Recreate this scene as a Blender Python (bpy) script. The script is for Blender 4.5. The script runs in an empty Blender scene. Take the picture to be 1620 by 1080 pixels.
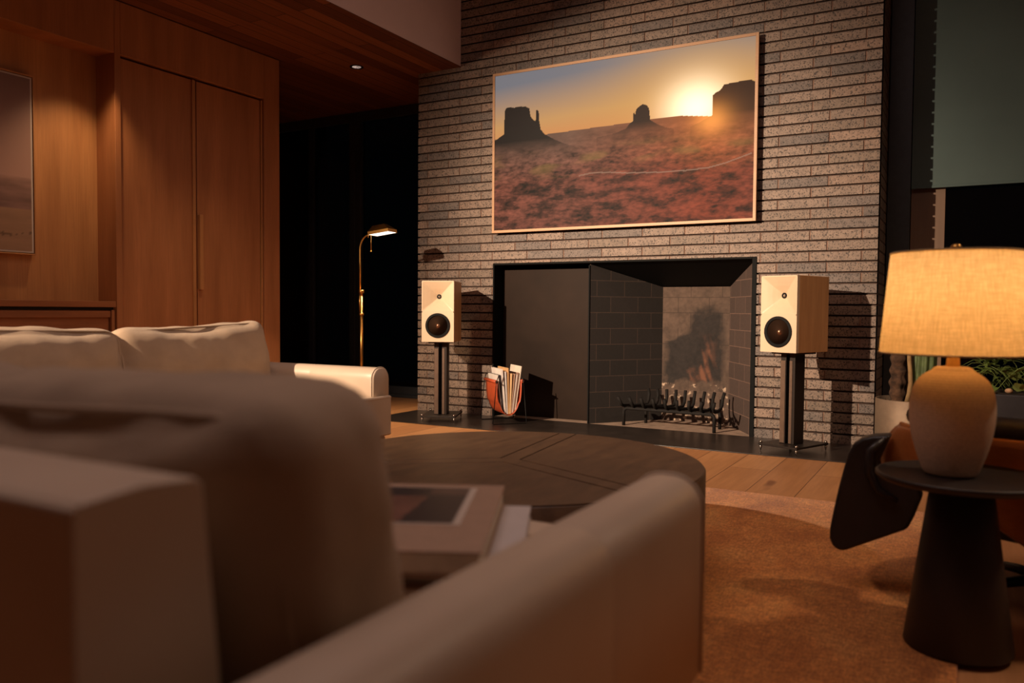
import bpy, bmesh, math, random
from mathutils import Vector, Matrix, noise
random.seed(7)
scene = bpy.context.scene
COL = scene.collection
PI = math.pi

# ------------------------------------------------------------------ camera
F_PX, YAW, PITCH, ROLL = 1278.126, math.radians(-29.258), math.radians(-2.151), math.radians(0.4156)
cam_data = bpy.data.cameras.new('camera')
cam_data.sensor_width = 36.0
cam_data.lens = 36.0 * F_PX / 1620.0
cam_data.clip_start = 0.02
cam = bpy.data.objects.new('camera', cam_data)
COL.objects.link(cam)
_f = Vector((math.sin(YAW)*math.cos(PITCH), math.cos(YAW)*math.cos(PITCH), math.sin(PITCH)))
_r = Vector((math.cos(YAW), -math.sin(YAW), 0))
_u = _r.cross(_f)
_c, _s = math.cos(ROLL), math.sin(ROLL)
r2, u2 = _c*_r + _s*_u, -_s*_r + _c*_u
cam.matrix_world = Matrix(((r2.x, u2.x, -_f.x, 0), (r2.y, u2.y, -_f.y, 0), (r2.z, u2.z, -_f.z, 0.8), (0, 0, 0, 1)))
cam_data.dof.use_dof = True
cam_data.dof.focus_distance = 5.0
cam_data.dof.aperture_fstop = 3.0
scene.camera = cam

# ------------------------------------------------------------------ world, exposure, lights
world = bpy.data.worlds.new('night')
scene.world = world
world.use_nodes = True
world.node_tree.nodes['Background'].inputs[0].default_value = (0.35, 0.42, 0.5, 1)
world.node_tree.nodes['Background'].inputs[1].default_value = 0.004
vs = scene.view_settings
scene.display_settings.display_device = 'sRGB'
vs.view_transform = 'Standard'
vs.look = 'None'
vs.exposure = 0.0
vs.gamma = 1.0
vs.use_curve_mapping = False
scene.cycles.use_denoising = True
scene.cycles.sample_clamp_indirect = 4.0
scene.cycles.max_bounces = 8


def light(kind, name, loc, energy, color, target=None, **kw):
    d = bpy.data.lights.new(name, kind)
    d.energy = energy
    d.color = color
    for k, v in kw.items():
        setattr(d, k, v)
    o = bpy.data.objects.new(name, d)
    COL.objects.link(o)
    o.location = loc
    if target is not None:
        o.rotation_euler = (Vector(target) - Vector(loc)).to_track_quat('-Z', 'Y').to_euler()
    return o


WARM = (1.0, 0.60, 0.33)
# the track spot below the low wooden ceiling, which throws the speakers' shadows on the bricks
light('SPOT', 'track_spot_light', (-3.74, -0.86, 2.575), 1500, (1.0, 0.76, 0.54), (-1.85, 4.9, 0.55),
      spot_size=math.radians(54), spot_blend=1.0, shadow_soft_size=0.035)
# the narrow lamp beside it on the same track, on the middle of the chimney wall
light('SPOT', 'narrow_track_spot_light', (-3.74, -0.86, 2.575), 2250, (1.0, 0.77, 0.55), (-1.95, 5.25, 1.15),
      spot_size=math.radians(34), spot_blend=1.0, shadow_soft_size=0.035)
# downlight in the soffit above the wooden niche
light('SPOT', 'niche_downlight_beam', (-4.36, 2.95, 2.31), 26, (1.0, 0.66, 0.36), (-4.5, 2.9, 0.5),
      spot_size=math.radians(95), spot_blend=0.9, shadow_soft_size=0.03)
# added soft fill light over the sitting area, not a seen ceiling fixture
light('AREA', 'overhead_fill_light', (-1.2, 1.3, 3.75), 28, (1.0, 0.76, 0.70), (-1.2, 1.3, 0), shape='RECTANGLE', size=2.2, size_y=1.4)
# a dim lamp of the high ceiling, right of the rug
light('SPOT', 'right_ceiling_lamp', (1.7, 3.3, 3.3), 105, (1.0, 0.70, 0.48), (0.2, 3.4, 0.3),
      spot_size=math.radians(110), spot_blend=0.9, shadow_soft_size=0.12)
light('SPOT', 'doorside_downlight_beam', (-3.75, 3.6, 2.64), 34, (1.0, 0.74, 0.46), (-3.75, 3.9, 0),
      spot_size=math.radians(80), spot_blend=0.8, shadow_soft_size=0.04)

# ------------------------------------------------------------------ object helpers


def link(o, parent=None):
    COL.objects.link(o)
    if parent is not None:
        o.parent = parent
    return o


def tag(o, label=None, cat=None, group=None, kind=None):
    for k, v in (('label', label), ('category', cat), ('group', group), ('kind', kind)):
        if v:
            o[k] = v
    return o


def thing(name, label, cat, loc=(0, 0, 0), rz=0.0, group=None):
    o = bpy.data.objects.new(name, None)
    o.empty_display_size = 0.1
    link(o)
    o.location = loc
    o.rotation_euler = (0, 0, rz)
    return tag(o, label, cat, group)


class MB:
    """collects shapes, then links them as ONE mesh object"""

    def __init__(self):
        self.bm = bmesh.new()

    def _add(self, verts, faces, mi=0, smooth=False):
        vs_ = [self.bm.verts.new(v) for v in verts]
        out = []
        for f in faces:
            try:
                fc = self.bm.faces.new([vs_[i] for i in f])
                fc.material_index = mi
                fc.smooth = smooth
                out.append(fc)
            except ValueError:
                pass
        return vs_

    def box(self, a, b, mi=0, m=None):
        x0, y0, z0 = a
        x1, y1, z1 = b
        v = [Vector(p) for p in ((x0, y0, z0), (x1, y0, z0), (x1, y1, z0), (x0, y1, z0), (x0, y0, z1), (x1, y0, z1), (x1, y1, z1), (x0, y1, z1))]
        if m is not None:
            v = [m @ p for p in v]
        self._add(v, [(3, 2, 1, 0), (4, 5, 6, 7), (0, 1, 5, 4), (1, 2, 6, 5), (2, 3, 7, 6), (3, 0, 4, 7)], mi)
        return self

    def quad(self, pts, mi=0):
        self._add(pts, [tuple(range(len(pts)))], mi)
        return self

    def prism(self, poly, z0, z1, m=None, mi=0):
        n = len(poly)
        v = [Vector((p[0], p[1], z0)) for p in poly] + [Vector((p[0], p[1], z1)) for p in poly]
        if m is not None:
            v = [m @ p for p in v]
        self._add(v, [tuple(range(n - 1, -1, -1)), tuple(range(n, 2*n))] + [(i, (i+1) % n, n+(i+1) % n, n+i) for i in range(n)], mi)
        return self

    def lathe(self, prof, c=(0, 0, 0), n=48, m=None, mi=0, smooth=True, a0=0.0, a1=2*PI):
        full = abs(a1 - a0 - 2*PI) < 1e-6
        k = n if full else n + 1
        v = []
        for r, z in prof:
            for i in range(k):
                a = a0 + (a1 - a0)*i/n
                p = Vector((c[0] + r*math.cos(a), c[1] + r*math.sin(a), c[2] + z))
                v.append(m @ p if m is not None else p)
        fs = []
        for j in range(len(prof)-1):
            for i in range(n):
                i2 = (i+1) % k if full else i+1
                fs.append((j*k+i, j*k+i2, (j+1)*k+i2, (j+1)*k+i))
        if full:
            if prof[0][0] > 1e-6:
                fs.append(tuple(range(k-1, -1, -1)))
            if prof[-1][0] > 1e-6:
                fs.append(tuple((len(prof)-1)*k+i for i in range(k)))
        self._add(v, fs, mi, smooth)
        return self

    def tube(self, pts, r, n=10, mi=0, closed=False, caps=True):
        pts = [Vector(p) for p in pts]
        N = len(pts)
        rs = r if isinstance(r, (list, tuple)) else [r]*N
        v, fs = [], []
        prev = None
        for i, p in enumerate(pts):
            if closed:
                t = (pts[(i+1) % N] - pts[i-1]).normalized()
            else:
                t = (pts[min(i+1, N-1)] - pts[max(i-1, 0)]).normalized()
            if prev is None:
                ref = Vector((0, 0, 1)) if abs(t.z) < 0.9 else Vector((1, 0, 0))
                a = t.cross(ref).normalized()
            else:
                a = (prev - t*prev.dot(t)).normalized()
            prev = a
            b = t.cross(a)
            for k in range(n):
                an = 2*PI*k/n
                v.append(p + (a*math.cos(an) + b*math.sin(an))*rs[i])
        segs = N if closed else N-1
        for i in range(segs):
            j = (i+1) % N
            for k in range(n):
                k2 = (k+1) % n
                fs.append((i*n+k, i*n+k2, j*n+k2, j*n+k))
        if caps and not closed:
            fs.append(tuple(range(n-1, -1, -1)))
            fs.append(tuple((N-1)*n+k for k in range(n)))
        self._add(v, fs, mi, True)
        return self

    def ball(self, c, r, mi=0, sz=1.0, n=16):
        prof = [(max(1e-7, r*math.sin(PI*i/10)), -r*sz*math.cos(PI*i/10)) for i in range(11)]
        return self.lathe(prof, c, n, None, mi)

    def grid(self, fn, nu, nv, mi=0, smooth=True, wrap=False):
        v = [fn(i/(nu), j/nv) for j in range(nv+1) for i in range(nu + (0 if wrap else 1))]
        k = nu if wrap else nu+1
        fs = [(j*k+i, j*k+(i+1) % k, (j+1)*k+(i+1) % k, (j+1)*k+i) for j in range(nv) for i in range(nu)]
        self._add(v, fs, mi, smooth)
        return self

    def build(self, name, mats, parent=None, bevel=0.0, segs=2, smooth=None, subsurf=0, fix=True):
        if fix:
            bmesh.ops.recalc_face_normals(self.bm, faces=self.bm.faces)
        me = bpy.data.meshes.new(name)
        self.bm.to_mesh(me)
        self.bm.free()
        for m in (mats if isinstance(mats, (list, tuple)) else [mats]):
            me.materials.append(m)
        o = link(bpy.data.objects.new(name, me), parent)
        if bevel:
            b = o.modifiers.new('bevel', 'BEVEL')
            b.width = bevel
            b.segments = segs
            b.limit_method = 'ANGLE'
            b.angle_limit = math.radians(35)
            if smooth is None:
                b.harden_normals = True
                for p in me.polygons:
                    p.use_smooth = True
        if subsurf:
            s = o.modifiers.new('sub', 'SUBSURF')
            s.levels = s.render_levels = subsurf
        return o


def paint_grid(name, o0, du, dv, nu, nv, fn, material, parent=None):
    """flat picture: a fine grid with one colour per vertex (a print, a screen image, a soot stain)"""
    o0, du, dv = Vector(o0), Vector(du), Vector(dv)
    verts = [o0 + du*(i/nu) + dv*(j/nv) for j in range(nv+1) for i in range(nu+1)]
    faces = [(j*(nu+1)+i, j*(nu+1)+i+1, (j+1)*(nu+1)+i+1, (j+1)*(nu+1)+i) for j in range(nv) for i in range(nu)]
    me = bpy.data.meshes.new(name)
    me.from_pydata(verts, [], faces)
    at = me.color_attributes.new('paint', 'FLOAT_COLOR', 'POINT')
    buf = []
    for j in range(nv+1):
        for i in range(nu+1):
            r, g, b = fn(i/nu, j/nv)
            buf += [r, g, b, 1.0]
    at.data.foreach_set('color', buf)
    me.materials.append(material)
    return link(bpy.data.objects.new(name, me), parent)


# ------------------------------------------------------------------ materials


def srgb(r, g, b):
    f = lambda c: (c/12.92 if c <= 0.04045 else ((c+0.055)/1.055)**2.4)
    return (f(r/255), f(g/255), f(b/255))


class NT:
    def __init__(self, name):
        self.m = bpy.data.materials.new(name)
        self.m.use_nodes = True
        self.t = self.m.node_tree
        self.bsdf = self.t.nodes['Principled BSDF']
        self.out = self.t.nodes['Material Output']

    def n(self, typ, **kw):
        nd = self.t.nodes.new(typ)
        for k, v in kw.items():
            if isinstance(k, str) and k.startswith('_'):
                nd.inputs[k[1:].replace('_', ' ')].default_value = v
            else:
                setattr(nd, k, v)
        return nd

    def l(self, a, b):
        self.t.links.new(a, b)

    def coords(self, scale=(1, 1, 1), kind='Object', rot=(0, 0, 0)):
        tc = self.n('ShaderNodeTexCoord')
        mp = self.n('ShaderNodeMapping')
        mp.inputs['Scale'].default_value = scale
        mp.inputs['Rotation'].default_value = rot
        self.l(tc.outputs[kind], mp.inputs['Vector'])
        return mp.outputs['Vector']

    def noise(self, vec, scale, detail=4, rough=0.6):
        nd = self.n('ShaderNodeTexNoise')
        nd.inputs['Scale'].default_value = scale
        nd.inputs['Detail'].default_value = detail
        nd.inputs['Roughness'].default_value = rough
        self.l(vec, nd.inputs['Vector'])
        return nd.outputs['Fac']

    def ramp(self, fac, stops):
        nd = self.n('ShaderNodeValToRGB')
        e = nd.color_ramp.elements
        while len(e) < len(stops):
            e.new(0.5)
        for el, (p, c) in zip(e, stops):
            el.position = p
            el.color = (*c, 1)
        self.l(fac, nd.inputs['Fac'])
        return nd.outputs['Color']

    def mix(self, a, b, fac, mode='MIX'):
        nd = self.n('ShaderNodeMix', data_type='RGBA', blend_type=mode)
        for sock, v in ((nd.inputs[0], fac), (nd.inputs[6], a), (nd.inputs[7], b)):
            if isinstance(v, (int, float)):
                sock.default_value = v
            elif isinstance(v, tuple):
                sock.default_value = (*v, 1)
            else:
                self.l(v, sock)
        return nd.outputs[2]

    def bump(self, h, strength, dist=0.002, normal=None):
        nd = self.n('ShaderNodeBump')
        nd.inputs['Strength'].default_value = strength
        nd.inputs['Distance'].default_value = dist
        self.l(h, nd.inputs['Height'])
        if normal is not None:
            self.l(normal, nd.inputs['Normal'])
        self.l(nd.outputs['Normal'], self.bsdf.inputs['Normal'])
        return nd.outputs['Normal']

    def set(self, color=None, rough=None, metal=None, **kw):
        i = self.bsdf.inputs
        if color is not None:
            if isinstance(color, tuple):
                i['Base Color'].default_value = (*color, 1)
            else:
                self.l(color, i['Base Color'])
        if rough is not None:
            if isinstance(rough, (int, float)):
                i['Roughness'].default_value = rough
            else:
                self.l(rough, i['Roughness'])
        if metal is not None:
            i['Metallic'].default_value = metal
        for k, v in kw.items():
            i[k.replace('_', ' ')].default_value = v
        return self


def plain(name, color, rough=0.5, metal=0.0, var=0.12, scale=30.0, bump=0.0, bscale=200.0, **kw):
    """one colour with a faint procedural mottling"""
    t = NT(name)
    v = t.coords()
    f = t.noise(v, scale, 3)
    c0 = tuple(max(0, c*(1-var)) for c in color)
    c1 = tuple(min(1, c*(1+var)) for c in color)
    t.set(t.ramp(f, [(0.3, c0), (0.7, c1)]), rough, metal, **kw)
    if bump:
        t.bump(t.noise(v, bscale, 3), bump)
    return t.m


def wood(name, dark, light_, axis='z', scale=1.0, rough=0.45, bump=0.05, rings=6.0, plank=None):
    """grain stretched along one axis"""
    t = NT(name)
    st = {'x': (0.12, 1, 1), 'y': (1, 0.12, 1), 'z': (1, 1, 0.12)}[axis]
    v = t.coords(tuple(s*scale for s in st))
    st2 = {'x': (0.03, 1, 1), 'y': (1, 0.03, 1), 'z': (1, 1, 0.03)}[axis]
    v2 = t.coords(tuple(s*scale for s in st2))
    broad = t.noise(v, rings, 3, 0.5)
    fine = t.noise(v2, 90, 4, 0.65)
    c1 = t.ramp(broad, [(0.3, dark), (0.7, light_)])
    mid = tuple((a+b)/2*0.72 for a, b in zip(dark, light_))
    c = t.mix(c1, mid, t.ramp(fine, [(0.45, (0, 0, 0)), (0.75, (0.6, 0.6, 0.6))]))
    t.set(c, rough)
    if bump:
        t.bump(fine, bump, 0.001)
    return t.m


M = {}
# bricks: colour per brick in the attribute «tone», speckled with small dark pits
t = NT('brick_face')
v = t.coords()
at = t.n('ShaderNodeAttribute', attribute_name='tone')
sp = t.noise(v, 105, 2, 0.7)
sp2 = t.noise(v, 24, 3, 0.6)
base = t.mix(at.outputs['Color'], (0.31, 0.305, 0.31), sp2, 'MULTIPLY')
pits = t.ramp(sp, [(0.385, (0.10, 0.08, 0.075)), (0.455, (1, 1, 1))])
t.set(t.mix(base, pits, 0.9, 'MULTIPLY'), 0.62)
t.bump(sp, 0.8, 0.003)
M['brick'] = t.m
M['mortar_head'] = plain('mortar_pale', srgb(124, 96, 82), 0.9, var=0.2, scale=60, bump=0.4)
M['mortar_bed'] = plain('mortar_dark', srgb(74, 56, 48), 0.95, var=0.2, scale=60, bump=0.4)

M['wall_wood'] = wood('oak_panel', srgb(166, 112, 68), srgb(192, 136, 86), 'z', 1.6, 0.5)
M['door_wood'] = wood('oak_door', srgb(154, 98, 60), srgb(178, 118, 76), 'z', 1.6, 0.48)
M['shelf_wood'] = wood('oak_shelf', srgb(140, 86, 52), srgb(164, 104, 64), 'y', 1.6, 0.5)

# low ceiling: wooden boards along y
t = NT('ceiling_boards')
v = t.coords((1, 1, 1), 'Object', (0, 0, PI/2))
br = t.n('ShaderNodeTexBrick', offset=0.37, squash=1.0)
br.inputs['Scale'].default_value = 1.0
br.inputs['Brick Width'].default_value = 1.9
br.inputs['Row Height'].default_value = 0.105
br.inputs['Mortar Size'].default_value = 0.003
br.inputs['Color1'].default_value = (*srgb(104, 58, 36), 1)
br.inputs['Color2'].default_value = (*srgb(150, 92, 56), 1)
br.inputs['Mortar'].default_value = (*srgb(26, 16, 12), 1)
t.l(v, br.inputs['Vector'])
g = t.noise(t.coords((1, 0.03, 1)), 70, 4)
t.set(t.mix(br.outputs['Color'], t.ramp(g, [(0.3, (0.55, 0.5, 0.48)), (0.7, (1, 1, 1))]), 0.8, 'MULTIPLY'), 0.55)
M['ceiling_wood'] = t.m

# floor: wide oak planks along y
t = NT('floor_planks')
v = t.coords((1, 1, 1), 'Object', (0, 0, PI/2))
br = t.n('ShaderNodeTexBrick', offset=0.41)
br.inputs['Scale'].default_value = 1.0
br.inputs['Brick Width'].default_value = 2.1
br.inputs['Row Height'].default_value = 0.21
br.inputs['Mortar Size'].default_value = 0.0018
br.inputs['Color1'].default_value = (*srgb(186, 128, 82), 1)
br.inputs['Color2'].default_value = (*srgb(206, 148, 98), 1)
br.inputs['Mortar'].default_value = (*srgb(92, 56, 34), 1)
t.l(v, br.inputs['Vector'])
g = t.noise(t.coords((1, 0.06, 1)), 40, 5, 0.65)
kn = t.noise(t.coords((1, 0.4, 1)), 5.5, 2, 0.5)
c = t.mix(br.outputs['Color'], t.ramp(g, [(0.3, (0.72, 0.68, 0.64)), (0.65, (1, 1, 1))]), 0.75, 'MULTIPLY')
c = t.mix(c, t.ramp(kn, [(0.68, (1, 1, 1)), (0.75, (0.42, 0.32, 0.25))]), 0.9, 'MULTIPLY')
t.set(c, 0.42)
t.bump(g, 0.06, 0.001)
M['floor'] = t.m

# rug: short brown pile with blotches
t = NT('rug_pile')
v = t.coords()
big = t.noise(t.coords((1.0, 0.55, 1)), 5.0, 4, 0.6)
thr = t.noise(t.coords((1, 5, 1)), 48, 2, 0.7)
thr2 = t.noise(t.coords((5, 1, 1)), 48, 2, 0.7)
c = t.ramp(big, [(0.32, srgb(202, 122, 52)), (0.52, srgb(234, 152, 74)), (0.72, srgb(246, 174, 94))])
c = t.mix(c, t.ramp(thr, [(0.35, (0.55, 0.5, 0.46)), (0.65, (1.08, 1.08, 1.08))]), 0.9, 'MULTIPLY')
c = t.mix(c, t.ramp(thr2, [(0.35, (0.6, 0.56, 0.52)), (0.65, (1.08, 1.08, 1.08))]), 0.9, 'MULTIPLY')
t.set(c, 0.95)
t.bsdf.inputs['Sheen Weight'].default_value = 0.2
t.bump(thr, 0.5, 0.004)
M['rug'] = t.m

M['hearth'] = plain('dark_slate', srgb(50, 42, 38), 0.28, var=0.25, scale=8, bump=0.03)
M['black_steel'] = plain('black_steel', srgb(13, 13, 13), 0.7, 0.0, var=0.2, Specular_IOR_Level=0.12)
M['bronze'] = plain('bronzed_steel', srgb(36, 24, 17), 0.55, 0.0, var=0.3, Specular_IOR_Level=0.1, scale=2.2, bump=0.03)
M['fire_floor'] = plain('pale_fire_brick_floor', srgb(150, 124, 106), 0.95, var=0.25, scale=14, bump=0.5, bscale=90)


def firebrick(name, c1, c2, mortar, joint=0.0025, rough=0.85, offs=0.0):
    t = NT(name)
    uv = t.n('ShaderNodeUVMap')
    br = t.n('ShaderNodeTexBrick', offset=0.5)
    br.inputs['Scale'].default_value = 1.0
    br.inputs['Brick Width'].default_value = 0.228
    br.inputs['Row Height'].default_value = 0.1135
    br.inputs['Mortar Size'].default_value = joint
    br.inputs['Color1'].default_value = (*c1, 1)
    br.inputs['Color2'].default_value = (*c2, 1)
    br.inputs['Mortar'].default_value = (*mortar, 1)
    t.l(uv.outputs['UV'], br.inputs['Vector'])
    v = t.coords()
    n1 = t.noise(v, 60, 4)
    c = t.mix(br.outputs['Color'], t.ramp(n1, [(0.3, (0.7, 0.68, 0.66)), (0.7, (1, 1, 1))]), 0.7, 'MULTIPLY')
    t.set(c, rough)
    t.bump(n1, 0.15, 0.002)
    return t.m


M['fire_side'] = firebrick('shaded_sooty_fire_brick', srgb(31, 25, 22), srgb(37, 29, 26), srgb(68, 52, 44))  # left wall: shade and soot put into a darker copy of the brick
M['fire_side_lit'] = firebrick('dark_fire_brick', srgb(66, 51, 45), srgb(74, 57, 50), srgb(110, 84, 72))  # right wall facing the track spot: lighter copy of the same brick

t = NT('painted_surface')
at = t.n('ShaderNodeAttribute', attribute_name='paint')
t.set(at.outputs['Color'], 0.9)
t.bump(t.noise(t.coords(), 80, 3), 0.25, 0.002)
M['painted'] = t.m
t = NT('printed_paper')
at = t.n('ShaderNodeAttribute', attribute_name='paint')
t.set(at.outputs['Color'], 0.35)
M['printed'] = t.m
t = NT('screen_image')
at = t.n('ShaderNodeAttribute', attribute_name='paint')
t.set((0.006, 0.006, 0.006), 0.6)
t.bsdf.inputs['Specular IOR Level'].default_value = 0.1
t.l(at.outputs['Color'], t.bsdf.inputs['Emission Color'])
t.bsdf.inputs['Emission Strength'].default_value = 0.85
M['screen'] = t.m

M['tv_frame'] = wood('pale_oak_frame', srgb(168, 124, 88), srgb(186, 142, 104), 'x', 2.0, 0.5)
M['black_plastic'] = plain('black_plastic', srgb(20, 19, 19), 0.5)

t = NT('cream_leather')
v = t.coords()
n1 = t.noise(v, 260, 3)
n2 = t.noise(v, 3.0, 3)
t.set(t.ramp(n2, [(0.3, srgb(196, 172, 150)), (0.7, srgb(208, 186, 164))]), 0.42)
t.bump(n1, 0.12, 0.001)
M['leather'] = t.m
t = NT('linen_cushion')
v = t.coords()
n1 = t.noise(t.coords((1, 1, 6)), 190, 2)
n2 = t.noise(v, 6.0, 4)
t.set(t.ramp(n2, [(0.3, srgb(166, 140, 116)), (0.7, srgb(186, 158, 130))]), 0.85)
t.bsdf.inputs['Sheen Weight'].default_value = 0.15
hh = t.n('ShaderNodeMath', operation='ADD')
t.l(n1, hh.inputs[0])
n3 = t.noise(t.coords((1, 1, 1)), 13, 3, 0.5)
t.l(n3, hh.inputs[1])
t.bump(hh.outputs[0], 0.35, 0.006)
M['linen'] = t.m
M['piping'] = plain('pale_piping', srgb(206, 184, 162), 0.6)

t = NT('dark_stained_oak')
v = t.coords((1, 0.25, 1))
n1 = t.noise(v, 28, 5, 0.65)
n2 = t.noise(t.coords(), 3, 3)
c = t.mix(t.ramp(n1, [(0.3, srgb(70, 49, 34)), (0.7, srgb(110, 82, 58))]), srgb(88, 63, 44), t.ramp(n2, [(0.3, (0, 0, 0)), (0.7, (0.7, 0.7, 0.7))]))
t.set(c, 0.42)
t.bump(n1, 0.12, 0.001)
M['dark_oak'] = t.m
M['groove'] = plain('black_groove', srgb(16, 12, 10), 0.8)
M['dark_table'] = plain('blackened_wood', srgb(44, 34, 29), 0.5, var=0.2, scale=6)

M['speaker_white'] = plain('cream_satin_baffle', srgb(212, 186, 156), 0.5, var=0.02)
M['speaker_oak'] = wood('pale_oak_veneer', srgb(190, 140, 92), srgb(212, 162, 112), 'z', 3.0, 0.5)
M['rubber'] = plain('black_rubber', srgb(16, 14, 13), 0.7, Specular_IOR_Level=0.2)
t = NT('copper_cone')
t.set(srgb(150, 112, 90), 0.33, 0.9)
t.bsdf.inputs['Anisotropic'].default_value = 0.85
tg = t.n('ShaderNodeTangent', direction_type='RADIAL', axis='Z')
t.l(tg.outputs['Tangent'], t.bsdf.inputs['Tangent'])
t.bump(t.noise(t.coords(), 40, 2), 0.03, 0.001)
M['cone'] = t.m
M['chrome'] = plain('polished_steel', srgb(200, 190, 180), 0.2, 1.0)
M['stand_dark'] = plain('dark_stand_metal', srgb(48, 40, 36), 0.45, 0.5)
M['stand_light'] = plain('brown_stand_metal', srgb(104, 82, 68), 0.5, 0.4)

M['brass'] = plain('brass', srgb(196, 148, 80), 0.28, 1.0, var=0.06)
M['satin_brass'] = plain('satin_brass', srgb(232, 190, 116), 0.5, 0.2)
t = NT('lit_diffuser')
t.set((0.9, 0.85, 0.8), 0.5)
t.bsdf.inputs['Emission Color'].default_value = (1.0, 0.9, 0.82, 1)
t.bsdf.inputs['Emission Strength'].default_value = 2.2
nn = t.noise(t.coords(), 20)
M['bulb'] = t.m
t = NT('glowing_bulb')
t.set((0.9, 0.85, 0.8), 0.5)
t.bsdf.inputs['Emission Color'].default_value = (1.0, 0.64, 0.32, 1)
t.bsdf.inputs['Emission Strength'].default_value = 195
nn = t.noise(t.coords(), 20)
M['hot_bulb'] = t.m
t = NT('dim_downlight')
t.set((0.8, 0.75, 0.7), 0.5)
t.bsdf.inputs['Emission Color'].default_value = (1.0, 0.72, 0.6, 1)
t.bsdf.inputs['Emission Strength'].default_value = 0.55
M['downlight'] = t.m

t = NT('linen_shade')
v = t.coords()
w1 = t.noise(t.coords((1, 1, 0.05)), 300, 2, 0.7)
w2 = t.noise(t.coords((0.08, 0.08, 1)), 260, 2, 0.7)
wv = t.mix(t.ramp(w1, [(0.36, (0.5, 0.46, 0.4)), (0.64, (1, 1, 1))]), t.ramp(w2, [(0.36, (0.55, 0.5, 0.44)), (0.64, (1, 1, 1))]), 0.8, 'MULTIPLY')
colr = t.mix(srgb(226, 202, 156), wv, 0.5, 'MULTIPLY')
dif = t.n('ShaderNodeBsdfDiffuse')
trl = t.n('ShaderNodeBsdfTranslucent')
mx = t.n('ShaderNodeMixShader')
mx.inputs[0].default_value = 0.13
t.l(colr, dif.inputs['Color'])
t.l(colr, trl.inputs['Color'])
t.l(dif.outputs[0], mx.inputs[1])
t.l(trl.outputs[0], mx.inputs[2])
t.l(mx.outputs[0], t.out.inputs['Surface'])
M['shade'] = t.m

t = NT('ribbed_stoneware')
v = t.coords()
wave = t.n('ShaderNodeTexWave', wave_type='BANDS', bands_direction='Z')
wave.inputs['Scale'].default_value = 52
wave.inputs['Distortion'].default_value = 1.2
wave.inputs['Detail'].default_value = 3
t.l(v, wave.inputs['Vector'])
n2 = t.noise(v, 160, 3)
t.set(t.ramp(n2, [(0.3, srgb(206, 184, 160)), (0.7, srgb(224, 202, 178))]), 0.85)
t.bump(wave.outputs['Fac'], 0.22, 0.0015)
M['stoneware'] = t.m

M['tan_leather'] = plain('orange_tan_leather', srgb(168, 70, 36), 0.5, var=0.12, scale=20, bump=0.1)
M['wire'] = plain('black_wire', srgb(24, 22, 21), 0.4, 0.7)
M['black_leather'] = plain('black_leather', srgb(40, 34, 33), 0.42, var=0.25, scale=9, bump=0.2, bscale=120)
M['plywood'] = wood('walnut_plywood', srgb(150, 88, 44), srgb(182, 112, 60), 'x', 2.0, 0.35)
M['ply_edge'] = plain('plywood_edge', srgb(206, 130, 66), 0.4)
M['pot_metal'] = plain('brushed_metal_pot', srgb(150, 128, 108), 0.6, 0.6, var=0.08)
M['trough_metal'] = plain('dark_metal_trough', srgb(66, 64, 68), 0.5, 0.6, var=0.25, scale=5)
M['soil'] = plain('dark_soil', srgb(44, 32, 24), 1.0, var=0.5, scale=60, bump=0.8, bscale=60)
M['bark'] = plain('rough_bark', srgb(76, 52, 36), 0.95, var=0.6, scale=28, bump=1.0, bscale=34)
M['stem'] = plain('pale_stem', srgb(150, 120, 80), 0.8, var=0.2, scale=30, bump=0.4, bscale=60)
M['leaf'] = plain('dark_green_leaf', srgb(104, 124, 58), 0.45, var=0.35, scale=9)
M['leaf_round'] = plain('grey_green_leaf', srgb(140, 150, 82), 0.4, var=0.3, scale=9)
M['grass'] = plain('thin_green_blade', srgb(112, 128, 62), 0.6, var=0.25, scale=9)
M['cactus'] = plain('ribbed_green_stem', srgb(84, 98, 58), 0.6, var=0.3, scale=22, bump=0.4, bscale=70)
M['pebble'] = plain('tan_pebble', srgb(184, 146, 112), 0.8, var=0.25, scale=12)
M['white_wall'] = plain('soft_white_plaster', srgb(222, 202, 202), 0.9, var=0.03, scale=3)
M['upper_white'] = plain('white_ceiling_plaster', srgb(190, 176, 168), 0.9, var=0.03, scale=3)
M['frame_black'] = plain('black_window_frame', srgb(58, 59, 61), 0.45, 0.3)
M['reflection_wood'] = wood('brown_glass_reflection', srgb(96, 70, 52), srgb(116, 86, 62), 'z', 1.5, 0.6)  # colour of the brown reflection in the right window
M['blind'] = plain('grey_roller_fabric', srgb(74, 88, 86), 0.9, var=0.05, scale=3)
M['iron'] = plain('black_cast_iron', srgb(24, 20, 18), 0.8, 0.0, var=0.4, Specular_IOR_Level=0.25, bump=0.3)

t = NT('night_glass')
gl = t.n('ShaderNodeBsdfGlossy')
gl.inputs['Roughness'].default_value = 0.02
gl.inputs['Color'].default_value = (0.8, 0.85, 0.88, 1)
tr = t.n('ShaderNodeBsdfTransparent')
tr.inputs['Color'].default_value = (0.45, 0.48, 0.5, 1)
fr = t.n('ShaderNodeFresnel')
fr.inputs['IOR'].default_value = 1.45
nz = t.noise(t.coords(), 1.5)
mx = t.n('ShaderNodeMixShader')
t.l(fr.outputs[0], mx.inputs[0])
t.l(tr.outputs[0], mx.inputs[1])
t.l(gl.outputs[0], mx.inputs[2])
t.l(mx.outputs[0], t.out.inputs['Surface'])
M['glass'] = t.m

# ------------------------------------------------------------------ the room
YW = 5.254            # face of the brick chimney wall
BX0, BX1 = -3.805, -0.462
ZC = 2.66             # low wooden ceiling
XW = -4.515           # face of the wooden wardrobes
XN = -4.696           # back of the wooden niche
YD = 5.97             # glass doors at the back left
YG = 5.75             # window at the back right
ZH = 3.9


def struct(o):
    return tag(o, kind='structure')


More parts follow.
